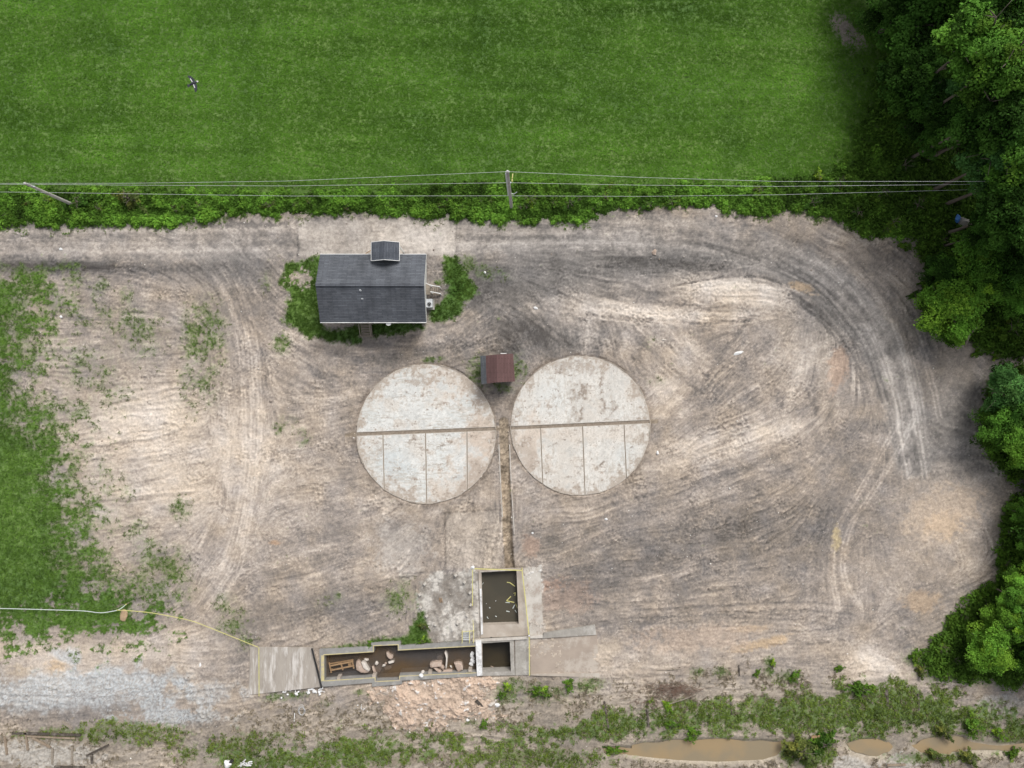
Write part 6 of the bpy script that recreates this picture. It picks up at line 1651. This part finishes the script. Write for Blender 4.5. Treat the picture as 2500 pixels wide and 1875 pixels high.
for a in [(1240,1682,24,'lime','bright lime bush below the square tank'),(1225,1700,18,'mid','green bush under the bright lime bush'),(1320,1690,24,'mid','green bush along the lower edge of the right ramp'),(1390,1672,18,'mid','small green bush at the end of the right ramp edge'),
          (1888,1622,16,'lime','tall lime weed bush by the track edge'),(1850,1645,14,'mid','green weed bush left of the tall lime one'),(1940,1655,18,'mid','green weed bush right of the tall lime one'),(2105,1685,34,'mid','large green bush beside the black ties'),(1960,1835,52,'olive','large olive bush growing between the two ponds'),(2015,1815,40,'dark','dark bush on the right of the large olive one'),
          (2050,1632,14,'mid','thin weed bush on the pale bank'),(2240,1605,22,'mid','low bush on the lot edge at lower right'),(2310,1650,26,'mid','bush in the hedge row below the lower right trees'),(2370,1662,24,'mid','second bush in the hedge row below the lower right trees'),(2250,1642,18,'olive','brownish bush at the left end of the hedge row'),
          (2290,1850,26,'olive','olive bush on the bank below the right puddle'),(2370,1852,24,'olive','olive bush further right along the bottom bank'),(2480,1845,26,'mid','bush in the bottom right corner'),(2380,1780,34,'mid','bush in the weeds above the right puddle'),(2440,1790,26,'lime','yellow green bush at right above the puddle'),(2310,1790,28,'olive','olive bush above the pale puddle'),
          (1695,1795,24,'mid','green bush above the long pond'),(1640,1770,20,'mid','green bush left of the one above the long pond'),(1500,1840,24,'mid','green bush at the left tip of the long pond'),(1180,1770,14,'mid','small green bush below the heap'),
          (1035,1530,18,'olive','tall tufted bush left of the concrete stubs'),(1030,1565,16,'mid','green bush above the long basin wall'),(905,1574,12,'mid','small green bush on the upper basin wall'),(2470,800,50,'mid','yellow green bushes at the right edge beyond the round tree'),(2440,700,44,'mid','bush at the right edge above the yellow green bushes')]:
    shrub(*a, group=BG_)
for i, (px, py, r_) in enumerate(((2452,905,22),(2425,985,20),(2415,1055,22),(2478,1235,20),(2462,1300,22),(2456,1375,24),(2405,1470,24),(2352,1500,24),(2300,1580,26),(2330,1610,22),(2215,600,20),(2262,690,18),(2232,720,16),(2275,790,18),(2160,560,20),(2300,590,24),(2390,860,20),(2435,870,18))):
    shrub(px, py, r_, 'mid' if i % 3 else 'dark', 'leafy green shrub at the foot of the trees along the right side of the lot', 'shrubs at the foot of the trees')
# cut sapling with its trunk lying
cs_ = thing('cut_sapling', (*W(*ZB(460,440))[:2], 0), 'cut sapling lying with pale green wilted leaves and bare trunk', 'sapling')
b = MB(); b.tube([W(*ZB(605,392),.25), W(*ZB(540,418),.25), W(*ZB(470,440),.25)], [.05,.06,.04], 7); b.tube([W(*ZB(560,408),.25), W(*ZB(500,430),.4)], [.03,.02], 6); b.build('trunk', M_WOOD, cs_)
child('foliage', SHRUBS['lime'][0], cs_, loc=(0,0,.25), sc=(1.05,.8,.4))

# leaning bare trunk beside the round bright tree
b = MB(); b.tube([W(2356,846,.0), W(2368,815,2.2), W(2385,800,3.6)], [.12,.09,.05], 8); tag(b.build('bare_trunk', M_WOOD), 'slanting bare trunk at the foot of the round bright tree', 'trunk')

# ------------------------------------------------------------------ power line
def pole(px, py, tx, ty, z, label, arms):
    base = W(px, py); top = W(tx, ty, z)
    root = thing('utility_pole', base, label, 'utility pole', 'power line poles')
    b = MB(); b.tube([base-Vector((0,0,.3)), base+(top-base)*.5, top], [.17,.145,.11], 10); b.build('shaft', M_POLE, root)
    for k, dz, ln, m_, nm in arms:
        p = base+(top-base)*k
        b = MB(); b.box(p+Vector((dz,0,0)), (.12+abs(ln), .10, .12)); b.tube([p+Vector((dz,0,0)), p+Vector((dz,.0,.28))], .05, 8); b.build(nm, m_, root)
    return root, base, top
p1, b1_, t1_ = pole(1249, 508, 1239, 418, 12.0, 'straight utility pole in the middle of the weedy strip', [(.985,0,.2,M_METAL,'insulator'),(.73,0,.3,M_METAL,'insulator')])
b = MB(); off = Vector((-.14,-.1,0)); b.tube([b1_+(t1_-b1_)*k+off for k in (.42,.7,.97)], .075, 8); b.build('conduit', M_METAL, p1)
b = MB(); q = b1_+(t1_-b1_)*.46; b.tube([q, q+Vector((.35,-.12,.0)), q+Vector((.62,.0,.25))], .035, 6); b.build('bracket', M_METAL, p1)
p2, b2_, t2_ = pole(178, 500, 60, 447, 7.4, 'leaning utility pole at the left over the weeds', [(.97,0,.2,M_METAL,'insulator'),(.86,.1,.25,M_METAL,'insulator'),(.72,-.1,.25,M_METAL,'insulator')])
def wire(pts, label):
    P = [W(*p) for p in pts]
    out = []
    for a_, c_ in zip(P[:-1], P[1:]):
        for i in range(12): out.append(a_+(c_-a_)*(i/12))
    out.append(P[-1])
    b = MB(); b.tube(out, .0125, 6); tag(b.build('power_line', M_WIRE), label, 'power line', 'wires between the poles')
wire([(-400,449,7.6),(60,447.5,7.5),(316,447.5,8.4),(700,442,9.6),(1239,419,11.95),(1560,433,10.6),(1900,443,10),(2380,443,10),(2700,440,10.5)], 'uppermost of the three pale wires, ending on top of the middle pole')
wire([(-400,450.5,7.0),(78,450,6.9),(316,452,7.4),(700,454,8),(1239,446,8.8),(1560,452,8.2),(1900,455,7.9),(2380,450,8),(2700,448,8.5)], 'middle of the three pale wires across the meadow edge')
wire([(-400,468,5.2),(0,468.7,5.2),(90,469.5,5.2),(316,473,5),(700,478.5,4.8),(1241,478,4.5),(1560,479.5,4.4),(1900,475.5,4.6),(2370,463,5.4),(2700,456,6)], 'lowest of the three pale wires, nearest the dirt road')
b = MB(); b.beam(W(1252,424,.7), W(1250,443,.7), .09, .05); tag(b.build('marker_stake', M_YRAIL), 'thin yellow marker stake beside the middle pole top', 'stake')

# ------------------------------------------------------------------ bird, bundle in the woods
bz = 14
q = W(473, 203, bz)
bird = thing('bird', q, 'dark bird with white head and pale painted wing sheen gliding over the meadow', 'bird')
ax_ = Vector((W(481,217,bz)-W(467,188,bz)).xyz).normalized()           # along the wings
fw = Vector((-ax_.y, ax_.x, 0)); fw = fw if fw.x > 0 else -fw
M_FEA = mat('dark_feathers', (.022,.026,.032), (.035,.04,.05), 6, .6)
b = MB()
prof = [(-.34,.02),(-.28,.07),(-.12,.11),(.02,.12),(.16,.09),(.24,.05),(.29,.03)]
rings = []
b.tube([q+fw*p_[0] for p_ in prof], [p_[1] for p_ in prof], 10)
b.build('body', M_FEA, bird, smooth=True)
for sg in (-1, 1):
    b = MB()
    st_ = [(0,.16,-.10,0),(.22,.17,-.13,.03),(.42,.13,-.15,.05),(.60,.02,-.18,.04),(.70,-.10,-.19,.02)]
    vs = []
    for d_, f_, k_, z_ in st_:
        for zz in (.012, -.012): vs += [q+ax_*sg*d_+fw*f_+Vector((0,0,z_+zz)), q+ax_*sg*d_+fw*k_+Vector((0,0,z_+zz))]
    fs = []
    for i in range(len(st_)-1):
        a_, c_ = i*4, (i+1)*4
        fs += [(a_,a_+1,c_+1,c_),(a_+2,c_+2,c_+3,a_+3),(a_,c_,c_+2,a_+2),(a_+1,a_+3,c_+3,c_+1)]
    b.add(vs, fs); w_ = b.build('wing', M_FEA, bird)
    b = MB(); b.beam(q+ax_*sg*.08+fw*-.05+Vector((0,0,.035)), q+ax_*sg*.40+fw*-.07+Vector((0,0,.075)), .055, .012); b.build('wing_sheen', M_WPAINT, w_)  # white strips painted on for the sheen of the wings
b = MB(); b.rock(q+fw*.30, (.14,.12,.12), 3, sub=2, rough=0); hd = b.build('head', M_WPAINT, bird, smooth=True)
b = MB(); b.tube([q+fw*.36, q+fw*.43-Vector((0,0,.02))], [.025,.006], 6); b.build('beak', M_YRAIL, hd)
b = MB(); vs = [q-fw*.28+ax_*.06, q-fw*.28-ax_*.06, q-fw*.52-ax_*.13, q-fw*.55, q-fw*.52+ax_*.13]
b.add(vs+[v-Vector((0,0,.015)) for v in vs], [(0,1,2,3,4),(9,8,7,6,5)]+[(i,5+i,5+(i+1) % 5,(i+1) % 5) for i in range(5)]); b.build('tail', M_FEA, bird)

q = W(2353, 537, 1.2)
bn = thing('tarp_bundle', (q.x,q.y,0), 'blue and grey bundle half hidden in the dark woods', 'tarp')
b = MB(); b.rock((q.x+.25,q.y-.1,.7), (.8,1.2,1.0), 71, rz=.4, sub=2, rough=.4); b.build('grey_cloth', M_CONC, bn)
b = MB(); b.rock((q.x-.35,q.y+.2,.9), (.42,.75,.6), 72, rz=-.2, sub=2, rough=.4); b.build('blue_cloth', mat('blue_plastic', (.06,.2,.5), (.05,.14,.38), 3, .5), bn)
